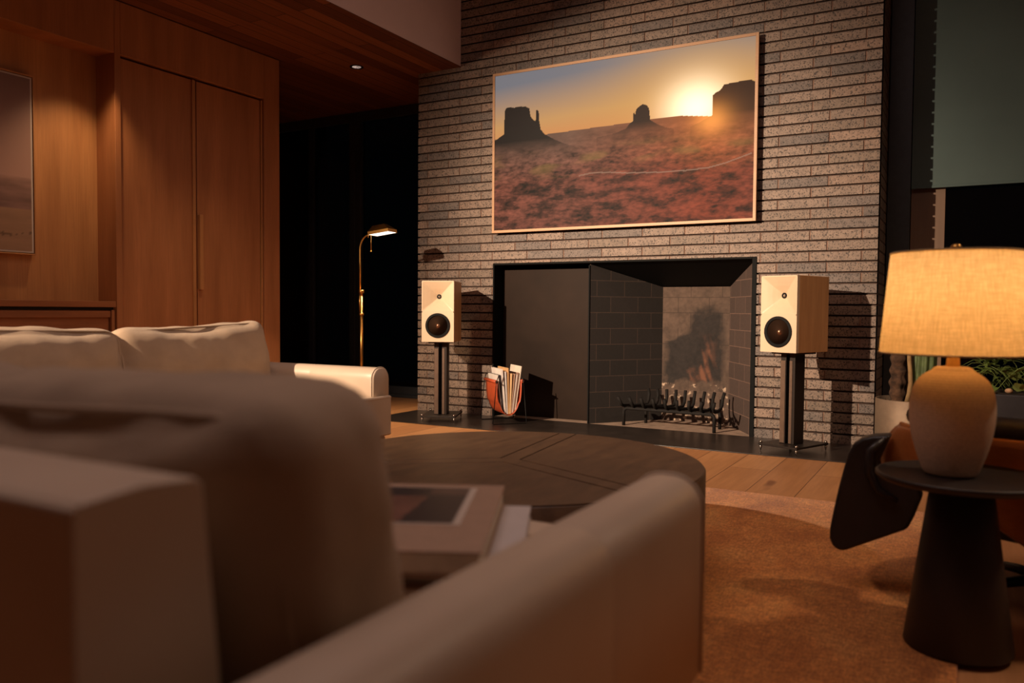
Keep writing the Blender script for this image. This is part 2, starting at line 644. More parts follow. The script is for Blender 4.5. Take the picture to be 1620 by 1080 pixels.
struct(MB().box((-7, -3.6, -0.1), (3.2, 7.2, 0)).build('floor', M['floor']))
struct(MB().box((-7, -3.6, ZC), (-3.431, 6.3, ZC+0.12)).box((-3.431, -3.6, ZC), (-3.41, 6.3, ZC+0.006)).build('ceiling', M['ceiling_wood']))
struct(MB().box((-3.43, -3.6, ZC+0.0065), (-3.41, YW, ZH)).build('wall_upper', M['white_wall']))
struct(MB().box((-3.43, -3.6, ZH), (3.2, 6.3, ZH+0.1)).build('ceiling_high', M['upper_white']))
struct(MB().box((-7, -3.7, 0), (3.2, -3.6, ZH)).build('wall_rear', M['upper_white']))
struct(MB().box((3.1, -3.6, 0), (3.2, 6.3, ZH)).build('wall_right', M['upper_white']))

# --- brick chimney wall with its opening
OX0, OX1, OZ = -3.112, -1.163, 1.156      # fireplace opening
CH, PITCHX = 0.0656, 0.2967
random.seed(11)


def brick_wall():
    bm = bmesh.new()
    tone = bm.loops.layers.float_color.new('tone')

    def box(a, b, mi, col):
        x0, y0, z0 = a
        x1, y1, z1 = b
        if x1-x0 < 0.004 or z1-z0 < 0.004 or y1-y0 < 0.001:
            return
        v = [bm.verts.new(p) for p in ((x0, y0, z0), (x1, y0, z0), (x1, y1, z0), (x0, y1, z0), (x0, y0, z1), (x1, y0, z1), (x1, y1, z1), (x0, y1, z1))]
        for f in ((3, 2, 1, 0), (4, 5, 6, 7), (0, 1, 5, 4), (1, 2, 6, 5), (2, 3, 7, 6), (3, 0, 4, 7)):
            fc = bm.faces.new([v[i] for i in f])
            fc.material_index = mi
            for lp in fc.loops:
                lp[tone] = (*col, 1)

    def tone_of():
        k = random.random()
        if k < 0.16:
            c = srgb(124, 108, 100)
        elif k < 0.30:
            c = srgb(140, 118, 102)
        elif k < 0.40:
            c = srgb(160, 132, 114)
        else:
            c = srgb(150, 127, 112)
        j = random.uniform(0.9, 1.1)
        return tuple(min(1, x*j) for x in c)

    zero = (0.3, 0.3, 0.3)
    rows = int(ZH/CH)+1
    D = 0.09
    for k in range(rows):
        z0, z1 = k*CH+0.006, min((k+1)*CH-0.006, ZH)
        if z1 <= z0:
            continue
        ph = -1.042 if k % 2 == 0 else -0.846
        edges = []
        x = ph - PITCHX*20
        while x < BX1:
            edges.append(x)
            x += PITCHX
        edges = [BX0] + [e for e in edges if BX0+0.03 < e < BX1-0.03] + [BX1]
        spans = [(BX0, BX1)]
        if z0 < OZ:
            if z1 <= OZ+0.004:
                spans = [(BX0, OX0), (OX1, BX1)]
            else:
                spans = [(BX0, OX0), (OX1, BX1), ('top',)]
        for s in spans:
            zz0 = z0
            if s == ('top',):
                s = (OX0, OX1)
                zz0 = OZ+0.002
            for a, b in zip(edges[:-1], edges[1:]):
                x0 = max(a+(0.005 if a > BX0 else 0), s[0])
                x1 = min(b-(0.005 if b < BX1 else 0), s[1])
                if x1-x0 < 0.01:
                    continue
                j = random.uniform(-0.0012, 0.0012)
                box((x0, YW+j, zz0), (x1, YW+D, z1), 0, tone_of())
            box((s[0], YW+0.006, zz0), (s[1], YW+D, z1), 1, zero)          # head joints, almost flush
        # returns at both ends of the chimney breast
        y = YW+D
        while y < 6.2:
            y2 = min(y+0.287, 6.25)
            box((BX1-0.09, y+0.005, z0), (BX1+random.uniform(-.001, .001), y2-0.005, z1), 0, tone_of())
            box((BX0+random.uniform(-.001, .001), y+0.005, z0), (BX0+0.09, y2-0.005, z1), 0, tone_of())
            y += 0.2967
    # raked bed joints: the body of the wall behind the bricks
    for a, b in (((BX0+0.008, YW+0.018, 0), (OX0, YW+0.1, ZH)), ((OX1, YW+0.018, 0), (BX1-0.008, YW+0.1, ZH)), ((OX0, YW+0.018, OZ), (OX1, YW+0.1, ZH)),
                 ((BX1-0.1, YW+0.02, 0), (BX1-0.002, 6.25, ZH)), ((BX0+0.008, YW+0.02, 0), (BX0+0.1, 6.25, ZH))):
        box(a, b, 2, zero)
    me = bpy.data.meshes.new('wall_chimney')
    bm.to_mesh(me)
    bm.free()
    for m in ('brick', 'mortar_head', 'mortar_bed'):
        me.materials.append(M[m])
    return link(bpy.data.objects.new('wall_chimney', me))


struct(brick_wall())

# --- left wooden wall: niche back, return, header; wardrobe in front of it
struct(MB().box((XN-0.1, -3.6, 0), (XN, 3.126, ZC)).build('wall_left', M['wall_wood']))
hd = MB().box((XN, -3.6, 2.34), (XW, 3.126, ZC))
struct(hd.build('trim_1', M['door_wood'], bevel=0.003))

wr = thing('wardrobe', 'tall built-in oak wardrobe with two flat doors on left wall', 'wardrobe', (XW, 3.126, 0))
c = MB()
c.box((-0.6, 0, 0), (0, 0.04, ZC-0.004))                 # left stile and side
c.box((-0.6, 1.193, 0), (0, 1.345, ZC-0.004))            # right stile and side
c.box((-0.6, 0.04, 2.34), (0, 1.193, ZC-0.004))          # header
c.box((-0.6, 0.04, 0), (-0.02, 1.193, 0.08))             # plinth
c.box((-0.6, 0.04, 0.08), (-0.58, 1.193, 2.34))          # back
c.build('carcass', M['door_wood'], wr, bevel=0.003)
for k, (y0, y1) in enumerate(((0.046, 0.606), (0.614, 1.170))):
    d = MB().box((-0.05, y0, 0.09), (-0.022, y1, 2.325)).build('door', M['door_wood'], wr, bevel=0.002)
    if k == 0:
        MB().box((-0.022, y1-0.034, 0.09), (-0.011, y1-0.012, 2.325)).build('edge_strip', M['wall_wood'], d, bevel=0.002)
    else:
        MB().box((-0.022, y0+0.002, 0.93), (0.004, y0+0.03, 1.435)).build('handle', M['wall_wood'], d, bevel=0.003)
MB().box((-0.05, 1.176, 0.09), (-0.012, 1.187, 2.325)).build('jamb_strip', M['wall_wood'], wr, bevel=0.002)

sb = thing('sideboard', 'low built-in oak sideboard with thick top under the beach picture', 'sideboard', (XW, 3.12, 0))
MB().box((XN-XW+0.001, -3.2, 0.806), (0, 0, 0.842)).build('top', M['shelf_wood'], sb, bevel=0.002)
MB().box((XN-XW+0.001, -3.2, 0.79), (-0.02, -0.006, 0.806)).build('shadow_gap', M['groove'], sb)
p = MB().box((XN-XW+0.001, -3.2, 0), (-0.03, -0.03, 0.79)).build('front_panel', M['shelf_wood'], sb, bevel=0.002)
MB().box((-0.03, -3.2, 0.745), (-0.012, -0.03, 0.785)).build('rail', M['shelf_wood'], sb, bevel=0.002)
MB().box((-0.045, -0.022, 0), (-0.012, -0.001, 0.79)).build('end_stile', M['door_wood'], sb, bevel=0.002)

# beach picture in the niche
ap = thing('framed_picture', 'pale hazy beach picture in a thin frame above the oak sideboard', 'picture', (XN, 2.707, 1.112))


def beach(u, v):
    n = noise.fractal(Vector((u*5, v*22, 3.1)), 0.8, 2.0, 4)
    if v > 0.42:
        c = Vector(srgb(176, 140, 128)).lerp(Vector(srgb(120, 96, 92)), min(1, (v-0.42)*1.6))
    elif v > 0.24:
        k = (v-0.24)/0.18
        c = Vector(srgb(120, 92, 86)).lerp(Vector(srgb(150, 118, 108)), k) * (1+0.35*n)
    else:
        c = Vector(srgb(150, 118, 96)) * (1+0.12*n)
        if abs(v-0.105-0.02*math.sin(u*19)) < 0.012 and noise.noise(Vector((u*60, v*60, 1))) > 0.1:
            c = c*0.5
    return c.x, c.y, c.z


MB().box((0.001, -1.3, 0), (0.04, 0, 0.99)).build('canvas', M['upper_white'], ap)
paint_grid('print', (0.0415, -1.29, 0.01), (0, 1.28, 0), (0, 0, 0.97), 120, 110, beach, M['printed'], ap)
fr_ = MB()
for a, b in (((0.001, -1.312, -0.012), (0.045, -1.304, 1.002)), ((0.001, 0.004, -0.012), (0.045, 0.012, 1.002)),
             ((0.001, -1.304, -0.012), (0.045, 0.004, -0.004)), ((0.001, -1.304, 0.994), (0.045, 0.004, 1.002))):
    fr_.box(a, b)
fr_.build('frame', M['wall_wood'], ap, bevel=0.001)

# --- glass doors at the back left, two leaves
for k, (x0, x1) in enumerate(((-6.9, -5.06), (-5.06, -3.83))):
    m = MB()
    m.box((x0, YD, 0), (x0+0.07, YD+0.07, ZC-0.002)).box((x1-0.07, YD, 0), (x1, YD+0.07, ZC-0.002))
    m.box((x0+0.07, YD, 0), (x1-0.07, YD+0.07, 0.10)).box((x0+0.07, YD, ZC-0.09), (x1-0.07, YD+0.07, ZC-0.002))
    xm = x0+0.70*(x1-x0)
    m.box((xm-0.03, YD, 0.1), (xm+0.03, YD+0.07, ZC-0.09))
    d = struct(m.build('door_%d' % (k+1), M['frame_black'], bevel=0.004))
    MB().box((x0+0.072, YD+0.03, 0.102), (x1-0.072, YD+0.038, ZC-0.092)).build('glass_pane', M['glass'], d)
struct(MB().box((-7, YD-0.03, 0), (-3.82, YD+0.14, 0.03)).build('trim_2', M['frame_black'], bevel=0.004))
struct(MB().box((-7, 4.471-0.6, 0), (-6.9, 6.2, ZC)).build('wall_left_back', M['wall_wood']))
# dim downlight in the low ceiling
dl = thing('ceiling_downlight', 'small round recessed downlight in the low wooden ceiling', 'downlight', (-4.11, 4.871, ZC))
MB().lathe([(0.034, -0.001), (0.052, -0.001), (0.052, -0.006), (0.034, -0.003)], n=32).build('trim_ring', M['black_plastic'], dl)
MB().lathe([(0.0001, -0.0015), (0.035, -0.0015), (0.035, -0.003), (0.0001, -0.003)], n=32).build('lens', M['downlight'], dl)

# --- window at the back right
W0, W1 = BX1+0.005, 3.1
m = MB()
m.box((W0, YG, 0), (-0.322, YG+0.16, ZH-0.01))
m.box((W1-0.1, YG, 0), (W1, YG+0.1, ZH-0.01)).box((1.2, YG+0.02, 0), (1.3, YG+0.1, ZH-0.01))
m.box((-0.322, YG+0.02, 0), (W1-0.1, YG+0.1, 0.1)).box((-0.322, YG+0.02, ZH-0.12), (W1-0.1, YG+0.1, ZH-0.01))
w = struct(m.build('window_1', M['frame_black'], bevel=0.004))
MB().box((-0.32, YG+0.06, 0.102), (W1-0.102, YG+0.068, ZH-0.122)).build('glass_pane', M['glass'], w)
MB().box((-0.32, YG+0.03, 0.102), (-0.125, YG+0.058, 1.72)).build('reflection_panel', M['reflection_wood'], w, bevel=0.003)  # added panel that stands in for a brown reflection in the glass
rb = thing('roller_blind', 'grey roller blind half lowered over the right window', 'blind', (-0.318, YG-0.005, 1.605))
MB().box((0, 0, 0.0), (1.5, 0.004, 2.2)).build('fabric', M['blind'], rb)
MB().box((0, -0.006, -0.014), (1.5, 0.01, 0.002)).build('bottom_bar', M['blind'], rb, bevel=0.003)

# ------------------------------------------------------------------ fireplace
fp = thing('fireplace', 'wide black steel framed fireplace opening in the brick wall', 'fireplace', (0, YW, 0))
FD = 0.135
m = MB()
m.box((OX0, -0.004, 0), (OX0+0.012, 0.5, OZ)).box((OX1-0.028, -0.006, 0), (OX1, 0.05, OZ)).box((OX0+0.012, -0.004, OZ-0.012), (OX1-0.028, 0.5, OZ))
m.box((OX1-0.012, 0.05, 0), (OX1, 0.08, OZ))
m.build('steel_frame', M['black_steel'], fp, bevel=0.002)
# firebox walls (uv in metres so that the courses line up)
FB = 0.5


def panel(name, a, b, zt0, zt1, mat_, u0=0.0, inward=0.02):
    """upright firebox wall from floor point a to floor point b with its own thickness"""
    bm = bmesh.new()
    uv = bm.loops.layers.uv.new('UVMap')
    a, b = Vector(a), Vector(b)
    L = (b-a).length
    nrm = Vector((-(b-a).y, (b-a).x, 0)).normalized()*inward
    pts = [(a, 0, 0), (b, L, 0), (b, L, zt1), (a, 0, zt0)]
    fv = [bm.verts.new(p + Vector((0, 0, z))) for p, _, z in pts]
    bv = [bm.verts.new(p + nrm + Vector((0, 0, z))) for p, _, z in pts]
    f = bm.faces.new(fv)
    for lp, (p, u, z) in zip(f.loops, pts):
        lp[uv].uv = (u+u0, z)
    bm.faces.new(bv[::-1])
    for i in range(4):
        bm.faces.new([fv[i], bv[i], bv[(i+1) % 4], fv[(i+1) % 4]])
    bmesh.ops.recalc_face_normals(bm, faces=bm.faces)
    me = bpy.data.meshes.new(name)
    bm.to_mesh(me)
    bm.free()
    me.materials.append(mat_)
    return link(bpy.data.objects.new(name, me), fp)


LF, LB_ = (-2.318, 0.012, 0), (-1.948, FB, 0)
RF, RB_ = (OX1-0.028, 0.05, 0), (-1.455, FB, 0)
ZB = 0.985
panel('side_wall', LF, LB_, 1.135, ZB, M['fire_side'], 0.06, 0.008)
panel('side_wall', RB_, RF, ZB, 1.135, M['fire_side_lit'], 0.1, 0.03)


def soot(u, v):
    x, z = u*0.493, v*ZB
    n = noise.fractal(Vector((x*9, z*9, 0.7)), 0.7, 2.0, 5)
    n2 = noise.fractal(Vector((x*30, z*30, 4.7)), 0.7, 2.0, 4)
    row = int(z/0.1135)
    bx = (x + (0.114 if row % 2 else 0.02)) % 0.228
    joint = (z % 0.1135) < 0.004 or bx < 0.004
    base = Vector(srgb(80, 63, 53)) * (1+0.25*n2+0.2*n)
    if joint:
        base = base*(0.5 if z > 0.55 else 1.3)
    # soot plume: almost the full width over the grate, stepping in to a tall column on the right
    wob = 0.035*n + 0.012*n2
    lo = 0.0 if z < 0.58 else (0.02+0.16*((z-0.58)/0.06) if z < 0.64 else 0.18+0.28*(z-0.64))
    if 0.44 < z < 0.58:
        lo = 0.012+0.02*(z-0.44)/0.14
    hi = 0.46 if z < 0.7 else 0.46-0.12*(z-0.7)
    k = min(1, max(0, (x-lo+wob+0.02)/0.05)) * min(1, max(0, (hi-x+wob+0.02)/0.05))
    k *= max(0, min(1, (z-0.27+0.08*n)/0.06)) * max(0, min(1, (0.86-z+0.06*n)/0.09))
    black = Vector(srgb(30, 24, 22))*(1+0.4*n2+0.3*n)
    for cx_, wd_, zt_ in ((0.345, 0.07, 0.66), (0.245, 0.035, 0.47)):
        o = max(0, min(1, (wd_-abs(x-cx_+0.05*n))/0.05))*max(0, min(1, (zt_-z)/0.16))
        black = black.lerp(Vector(srgb(132, 82, 58)), 0.6*o*max(0, min(1, 0.55+1.5*noise.noise(Vector((x*34+z*9, z*7, 3.3)))))*max(0, min(1, 0.7+n)))
    col_ = base.lerp(black, k*0.95)
    if z < 0.28 and n2 > 0.42:
        col_ = col_.lerp(Vector(srgb(176, 150, 128)), min(1, (n2-0.42)*3))
    return col_.x, col_.y, col_.z


paint_grid('back_wall', (LB_[0], FB, 0), (RB_[0]-LB_[0], 0, 0), (0, 0, ZB), 110, 220, soot, M['painted'], fp)
m = MB()
m._add([Vector(p) for p in ((-2.32, 0.0, OZ-0.014), (OX1-0.02, 0.0, OZ-0.014), (OX1-0.02, 0.02, 1.14), (-2.32, 0.02, 1.14), (LB_[0]-0.03, FB+0.03, ZB-0.004), (RB_[0]+0.03, FB+0.03, ZB-0.004), (LB_[0]-0.03, FB+0.03, ZB+0.16), (RB_[0]+0.03, FB+0.03, ZB+0.16))],
       [(3, 2, 5, 4), (0, 1, 7, 6), (0, 3, 4, 6), (1, 2, 5, 7), (4, 5, 7, 6), (0, 1, 2, 3)])
m.build('smoke_hood', M['black_steel'], fp)
MB().box((OX0, 0.002, -0.004), (OX1, FB+0.02, 0.004)).build('firebox_floor', M['fire_floor'], fp)
MB().box((OX0+0.012, 0.3, 0.0), (-2.3, 0.32, OZ)).build('log_niche_back', M['black_steel'], fp)
pd = MB().box((OX0+0.014, FD, 0.006), (-2.335, FD+0.012, 1.118)).build('sliding_screen', M['bronze'], fp, bevel=0.002)
MB().box((-2.328, 0.002, 0.006), (-2.319, 0.016, 1.128)).build('post', M['black_steel'], fp, bevel=0.001)
struct(MB().box((BX0, 4.625, 0.0), (BX1+0.02, YW+0.004, 0.006)).build('trim_3', M['hearth'], bevel=0.002))

# fire grate: nine bent bars on two rails
gr = thing('fire_grate', 'black iron fire grate with nine upturned bars in the firebox', 'fire grate', (-1.755, 5.285, 0.004), math.radians(-3))
NB = 9
for i in range(NB):
    u = i/(NB-1)-0.5
    xf, xb = u*0.66, u*0.54+0.03
    pts = [(xf+u*0.03, -0.035, 0.205), (xf, -0.02, 0.165), (xf, 0.0, 0.145), (xf*0.97+xb*0.03, 0.03, 0.138), ((xf+xb)/2, 0.14, 0.132), (xb, 0.235, 0.138), (xb, 0.262, 0.16), (xb, 0.275, 0.2), (xb+u*0.02, 0.285, 0.245)]
    MB().tube(pts, 0.0115, 8).build('bar', M['iron'], gr)
for y, hw, zz in ((0.025, 0.325, 0.122), (0.22, 0.27, 0.122)):
    cx = 0.0 if y < 0.1 else 0.03
    MB().tube([(cx-hw, y, 0.0), (cx-hw, y, 0.10), (cx-hw+0.008, y, 0.115), (cx-hw+0.025, y, zz), (cx+hw-0.025, y, zz), (cx+hw-0.008, y, 0.115), (cx+hw, y, 0.10), (cx+hw, y, 0.0)], 0.012, 8).build('rail', M['iron'], gr)

# ------------------------------------------------------------------ framed screen above the fireplace
TX0, TX1, TZ0, TZ1, TY = -3.088, -1.162, 1.378, 2.548, 5.192
tv = thing('television', 'large wall screen in a pale wood frame showing desert buttes at sunset', 'television', (TX0, YW, TZ0))
TW, TH = TX1-TX0, TZ1-TZ0
MB().box((0.012, -0.045, 0.012), (TW-0.012, 0.012, TH-0.012)).build('housing', M['black_plastic'], tv)
m = MB()
bz = 0.019
for a, b in (((0, TY-YW, 0), (bz, -0.04, TH)), ((TW-bz, TY-YW, 0), (TW, -0.04, TH)), ((bz, TY-YW, 0), (TW-bz, -0.04, bz)), ((bz, TY-YW, TH-bz), (TW-bz, -0.04, TH))):
    m.box(a, b)
m.build('frame', M['tv_frame'], tv, bevel=0.001)
# picture shapes in plane metres (x along the wall, z up), as measured on the wall
CX0, CX1, CZ0, CZ1 = -3.082, -1.186, 1.396, 2.534
LBUT = [(-3.12, 2.03), (-3.083, 2.059), (-3.001, 2.102), (-3.001, 2.154), (-2.998, 2.265), (-2.986, 2.289), (-2.959, 2.294), (-2.919, 2.285), (-2.880, 2.290), (-2.822, 2.282), (-2.793, 2.267), (-2.782, 2.207), (-2.759, 2.179), (-2.740, 2.169), (-2.739, 2.244), (-2.729, 2.251), (-2.716, 2.233), (-2.711, 2.165), (-2.699, 2.106), (-2.667, 2.069), (-2.591, 2.025), (-2.498, 1.982), (-2.407, 1.950)]
MBUT = [(-2.265, 2.005), (-2.126, 2.020), (-2.049, 2.044), (-2.016, 2.078), (-1.998, 2.089), (-1.997, 2.140), (-1.988, 2.146), (-1.983, 2.127), (-1.975, 2.165), (-1.950, 2.186), (-1.926, 2.195), (-1.901, 2.185), (-1.884, 2.163), (-1.875, 2.084), (-1.833, 2.056), (-1.776, 2.027), (-1.712, 2.009)]
RBUT = [(-1.601, 2.009), (-1.539, 2.032), (-1.493, 2.055), (-1.456, 2.068), (-1.455, 2.196), (-1.435, 2.211), (-1.412, 2.220), (-1.393, 2.240), (-1.383, 2.256), (-1.331, 2.259), (-1.272, 2.263), (-1.213, 2.264), (-1.191, 2.250), (-1.1, 2.25)]
HZN = [(-3.2, 2.067), (-2.667, 2.066), (-2.301, 2.075), (-2.041, 2.081), (-1.826, 2.089), (-1.665, 2.089), (-1.463, 2.064), (-1.1, 2.046)]
ROAD = [(-2.396, 1.752), (-2.297, 1.765), (-2.174, 1.760), (-2.037, 1.745), (-1.820, 1.733), (-1.628, 1.729), (-1.473, 1.737), (-1.367, 1.757), (-1.278, 1.783), (-1.200, 1.806)]


def interp(L, x):
    for (x0, z0), (x1, z1) in zip(L[:-1], L[1:]):
        if x0 <= x <= x1:
            return z0 + (z1-z0)*(x-x0)/max(1e-6, x1-x0)
    return None


def desert(u, v):
    x, z = CX0+(CX1-CX0)*u, CZ0+(CZ1-CZ0)*v
    hz = interp(HZN, x)
    sd = math.hypot((x+1.56)*0.92, (z-2.125)*1.05)
    glow = math.exp(-(sd/0.19)**2)
    glow2 = math.exp(-(sd/0.5)**2)
    top = Vector(srgb(126, 124, 130))
    mid = Vector(srgb(214, 158, 98))
    low = Vector(srgb(226, 146, 84))
    h = max(0, min(1, (z-2.06)/0.47))
    h2 = h + 0.22*(0.5-u)
    if h2 < 0.30:
        sky = low.lerp(mid, max(0, h2/0.30))
    else:
        sky = mid.lerp(top, min(1, (h2-0.30)/0.62))
    sky = sky.lerp(Vector(srgb(240, 176, 92)), 0.75*glow2)
    sky = sky + Vector((1.5, 1.3, 0.95))*glow
    n = noise.fractal(Vector((x*6, z*20, 1.3)), 0.9, 2.0, 5)
    n2 = noise.fractal(Vector((x*26, z*60, 5.3)), 0.8, 2.0, 4)
    warm = max(0, 1-abs(x+1.5)/1.0)
    lb, mb, rb_ = interp(LBUT, x), interp(MBUT, x), interp(RBUT, x)
    if z > hz and not (lb and z < lb) and not (mb and z < mb) and not (rb_ and z < rb_):
        return sky.x, sky.y, sky.z
    g = max(0, (hz-z)/0.66)          # 0 at the horizon, 1 at the bottom
    far = Vector(srgb(118, 84, 66)).lerp(Vector(srgb(186, 92, 36)), warm*0.7)
    near = Vector(srgb(116, 60, 44)).lerp(Vector(srgb(122, 48, 28)), warm)
    c = far.lerp(near, min(1, g*1.9))
    c = c*(1 + 0.8*n*min(1, 0.3+g*1.6) + 0.7*n2*min(1, g*3))
    # grassy patches of the middle ground
    if 0.16 < g < 0.5:
        gk = max(0, min(1, (noise.noise(Vector((x*4+3, z*13, 9))) - 0.02)*3))*(1-abs(g-0.33)/0.17)
        c = c.lerp(Vector(srgb(150, 112, 58)), 0.6*gk)
    if g > 0.5 and n < -0.12:
        c = c*0.62
    # silhouettes
    for b, a0 in ((lb, 0.75), (mb, 0.8), (rb_, 0.75)):
        if b and z < b:
            lowk = max(0, min(1, (z-(1.96 if a0 < 0.8 and x < -2 else 2.0))/0.08))
            sil = Vector(srgb(28, 20, 17)).lerp(Vector(srgb(50, 28, 18)), warm)
            c = c.lerp(sil, 0.3*(1-lowk)*max(0, min(1, (z-1.88)/0.12)) + 0.97*lowk)
    c = c + Vector((0.85, 0.30, 0.05))*math.exp(-(math.hypot(x+1.46, (z-2.05)*1.2)/0.11)**2)
    c = c + Vector((0.16, 0.05, 0.008))*math.exp(-(math.hypot(x+1.45, (z-1.98)*1.3)/0.26)**2)
    rd = interp(ROAD, x)
    if rd and abs(z-rd) < 0.0042:
        c = c.lerp(Vector(srgb(180, 136, 110)), 0.6)
    return max(0, c.x), max(0, c.y), max(0, c.z)


paint_grid('screen', (bz-0.002, TY-YW+0.006, bz-0.002), (TW-2*bz+0.004, 0, 0), (0, 0, TH-2*bz+0.004), 460, 280, desert, M['screen'], tv)

# ------------------------------------------------------------------ speakers on stands
SW, SD, SZ0, SZ1 = 0.230, 0.322, 0.579, 1.010


def rect_ring(hw, hh, n, cx=0, cz=0):
    """n points around a rectangle, starting at angle 0, matched by angle"""
    out = []
    for i in range(n):
        a = 2*PI*i/n
        c, s = math.cos(a), math.sin(a)
        k = 1/max(abs(c)/hw, abs(s)/hh)
        out.append((cx+c*k, cz+s*k))
    return out


def circle(r, n, cx=0, cz=0):
    return [(cx+r*math.cos(2*PI*i/n), cz+r*math.sin(2*PI*i/n)) for i in range(n)]


def make_speaker(loc, rz, label):
    H = SZ1-SZ0
    t_ = thing('bookshelf_speaker', label, 'speaker', loc, rz, 'bookshelf speakers beside the fireplace')
    MB().box((-SW/2, 0.024, 0), (-SW/2+0.012, SD, H)).box((SW/2-0.012, 0.024, 0), (SW/2, SD, H)).box((-SW/2+0.012, 0.024, 0), (SW/2-0.012, SD, 0.012)).box((-SW/2+0.012, 0.024, H-0.012), (SW/2-0.012, SD, H)).box((-SW/2+0.012, SD-0.012, 0.012), (SW/2-0.012, SD, H-0.012)).build('cabinet', M['speaker_oak'], t_, bevel=0.003)
    n = 96
    zmid = 0.49*H                      # split between horn field and woofer field
    hz, wz = 0.742*H, 0.268*H
    m_ = MB()

    def rings(seq):
        vs_ = []
        for pts, y in seq:
            vs_ += [Vector((p[0], y, p[1])) for p in pts]
        fs = [(j*n+i, j*n+(i+1) % n, (j+1)*n+(i+1) % n, (j+1)*n+i) for j in range(len(seq)-1) for i in range(n)]
        m_._add(vs_, fs, 0, False)
    r_out = lambda hw, z0, z1, e: rect_ring(hw, (z1-z0)/2, n, 0, (z0+z1)/2)
    # woofer field: flat plate with a round hole
    def field(z0, z1, cz):
        out = []
        for i in range(n):
            a = 2*PI*i/n
            c, s = math.cos(a), math.sin(a)
            kx = SW/2/abs(c) if abs(c) > 1e-9 else 1e9
            kz = ((z1-cz) if s > 0 else (cz-z0))/abs(s) if abs(s) > 1e-9 else 1e9
            k = min(kx, kz)
            out.append((c*k, cz+s*k))
        return out
    wr_ = 0.086
    rings([(field(0, zmid, wz), 0.0), (circle(wr_, n, 0, wz), 0.0), (circle(wr_, n, 0, wz), 0.02)])
    # horn field: square mouth running back to the tweeter throat
    seq = [(field(zmid, H, hz), 0.0)]
    mouth_hw, mouth_z0, mouth_z1 = SW/2-0.006, zmid+0.006, H-0.006
    hz_ = hz

    def mouth(s):
        out = []
        for i in range(n):
            a = 2*PI*i/n
            c, q = math.cos(a), math.sin(a)
            kx = mouth_hw/abs(c) if abs(c) > 1e-9 else 1e9
            kz = ((mouth_z1-hz_) if q > 0 else (hz_-mouth_z0))/abs(q) if abs(q) > 1e-9 else 1e9
            k = min(kx, kz)*s + 0.012*(1-s)
            out.append((c*k, hz_+q*k))
        return out
    for s, y in ((1.0, 0.0), (0.97, 0.0015), (0.72, 0.013), (0.47, 0.026), (0.22, 0.042), (0.0, 0.058)):
        seq.append((mouth(s), y))
    rings(seq)
    # sides of the baffle plate
    m_.box((-SW/2, 0.0005, 0), (-SW/2+0.001, 0.024, H)).box((SW/2-0.001, 0.0005, 0), (SW/2, 0.024, H))
    m_.box((-SW/2, 0.0005, 0), (SW/2, 0.024, 0.001)).box((-SW/2, 0.0005, H-0.001), (SW/2, 0.024, H))
    m_.build('baffle', M['speaker_white'], t_, fix=True)
    rot = Matrix.Rotation(PI/2, 4, 'X')          # local z -> -y
    tw = MB().lathe([(0.0165, -0.004), (0.0165, 0.003), (0.0125, 0.004), (0.0095, 0.001)], n=32, m=Matrix.Translation((0, 0.056, hz)) @ rot)
    twr = tw.build('tweeter', M['rubber'], t_)
    MB().lathe([(0.0095, 0.0), (0.007, 0.004), (0.0001, 0.0075)], n=24, m=Matrix.Translation((0, 0.056, hz)) @ rot).build('dome', M['chrome'], twr)
    wf = MB().lathe([(0.0875, -0.004), (0.0875, 0.006), (0.083, 0.008), (0.078, 0.004), (0.0745, 0.009), (0.070, 0.004), (0.0685, -0.004)], n=64, m=Matrix.Translation((0, 0, wz)) @ rot)
    wo = wf.build('woofer', M['rubber'], t_)
    cb = MB().lathe([(0.0695, -0.001), (0.050, -0.012), (0.026, -0.024), (0.0001, -0.030)], n=64)
    co = cb.build('cone', M['cone'], wo)
    co.matrix_local = Matrix.Translation((0, 0, wz)) @ rot
    return t_


def make_stand(loc, rz, label):
    t_ = thing('speaker_stand', label, 'speaker stand', loc, rz, 'speaker stands beside the fireplace')
    H = SZ0-loc[2]
    MB().box((-0.125, 0.01, 0.034), (0.125, 0.335, 0.046)).build('base_plate', M['stand_dark'], t_, bevel=0.002)
    MB().box((-0.08, 0.06, H-0.012), (0.08, 0.26, H-0.001)).build('top_plate', M['stand_dark'], t_, bevel=0.002)
    for x0, x1, k in ((-0.045, -0.009, 0), (0.012, 0.048, 1)):
        c_ = MB().box((x0, 0.10, 0.046), (x1, 0.20, H-0.012)).build('column', M['stand_dark'], t_, bevel=0.003)
        MB().box((x0+0.002, 0.0965, 0.05), (x1-0.004 - (0.0 if k == 0 else 0.012), 0.1, H-0.05)).build('facing_strip', M['stand_light'], c_, bevel=0.001)
    MB().box((-0.0085, 0.13, 0.046), (0.0115, 0.17, H-0.012)).build('web', M['rubber'], t_)
    for x in (-0.115, 0.115):
        for y in (0.022, 0.323):
            MB().lathe([(0.0008, 0.0), (0.004, 0.010), (0.008, 0.022), (0.008, 0.034)], (x, y, 0), 16).lathe([(0.007, 0.0465), (0.009, 0.049), (0.009, 0.055), (0.004, 0.058), (0.0001, 0.058)], (x, y, 0), 16).build('spike_foot', M['chrome'], t_)
    return t_


for (x, y), a, w in (((-3.243, 4.715), math.radians(23.5), 'left'), ((-0.915, 4.695), math.radians(-22.5), 'right')):
    if w == 'left':
        l1, l2 = 'cream and oak bookshelf speaker on the stand left of the fireplace', 'dark metal speaker stand on the hearth left of the fireplace'
    else:
        l1, l2 = 'cream and oak bookshelf speaker on the stand right of the fireplace', 'dark metal speaker stand on the hearth right of the fireplace'
    make_speaker((x, y, SZ0), a, l1)
    st = make_stand((x, y, 0.006), a, l2)

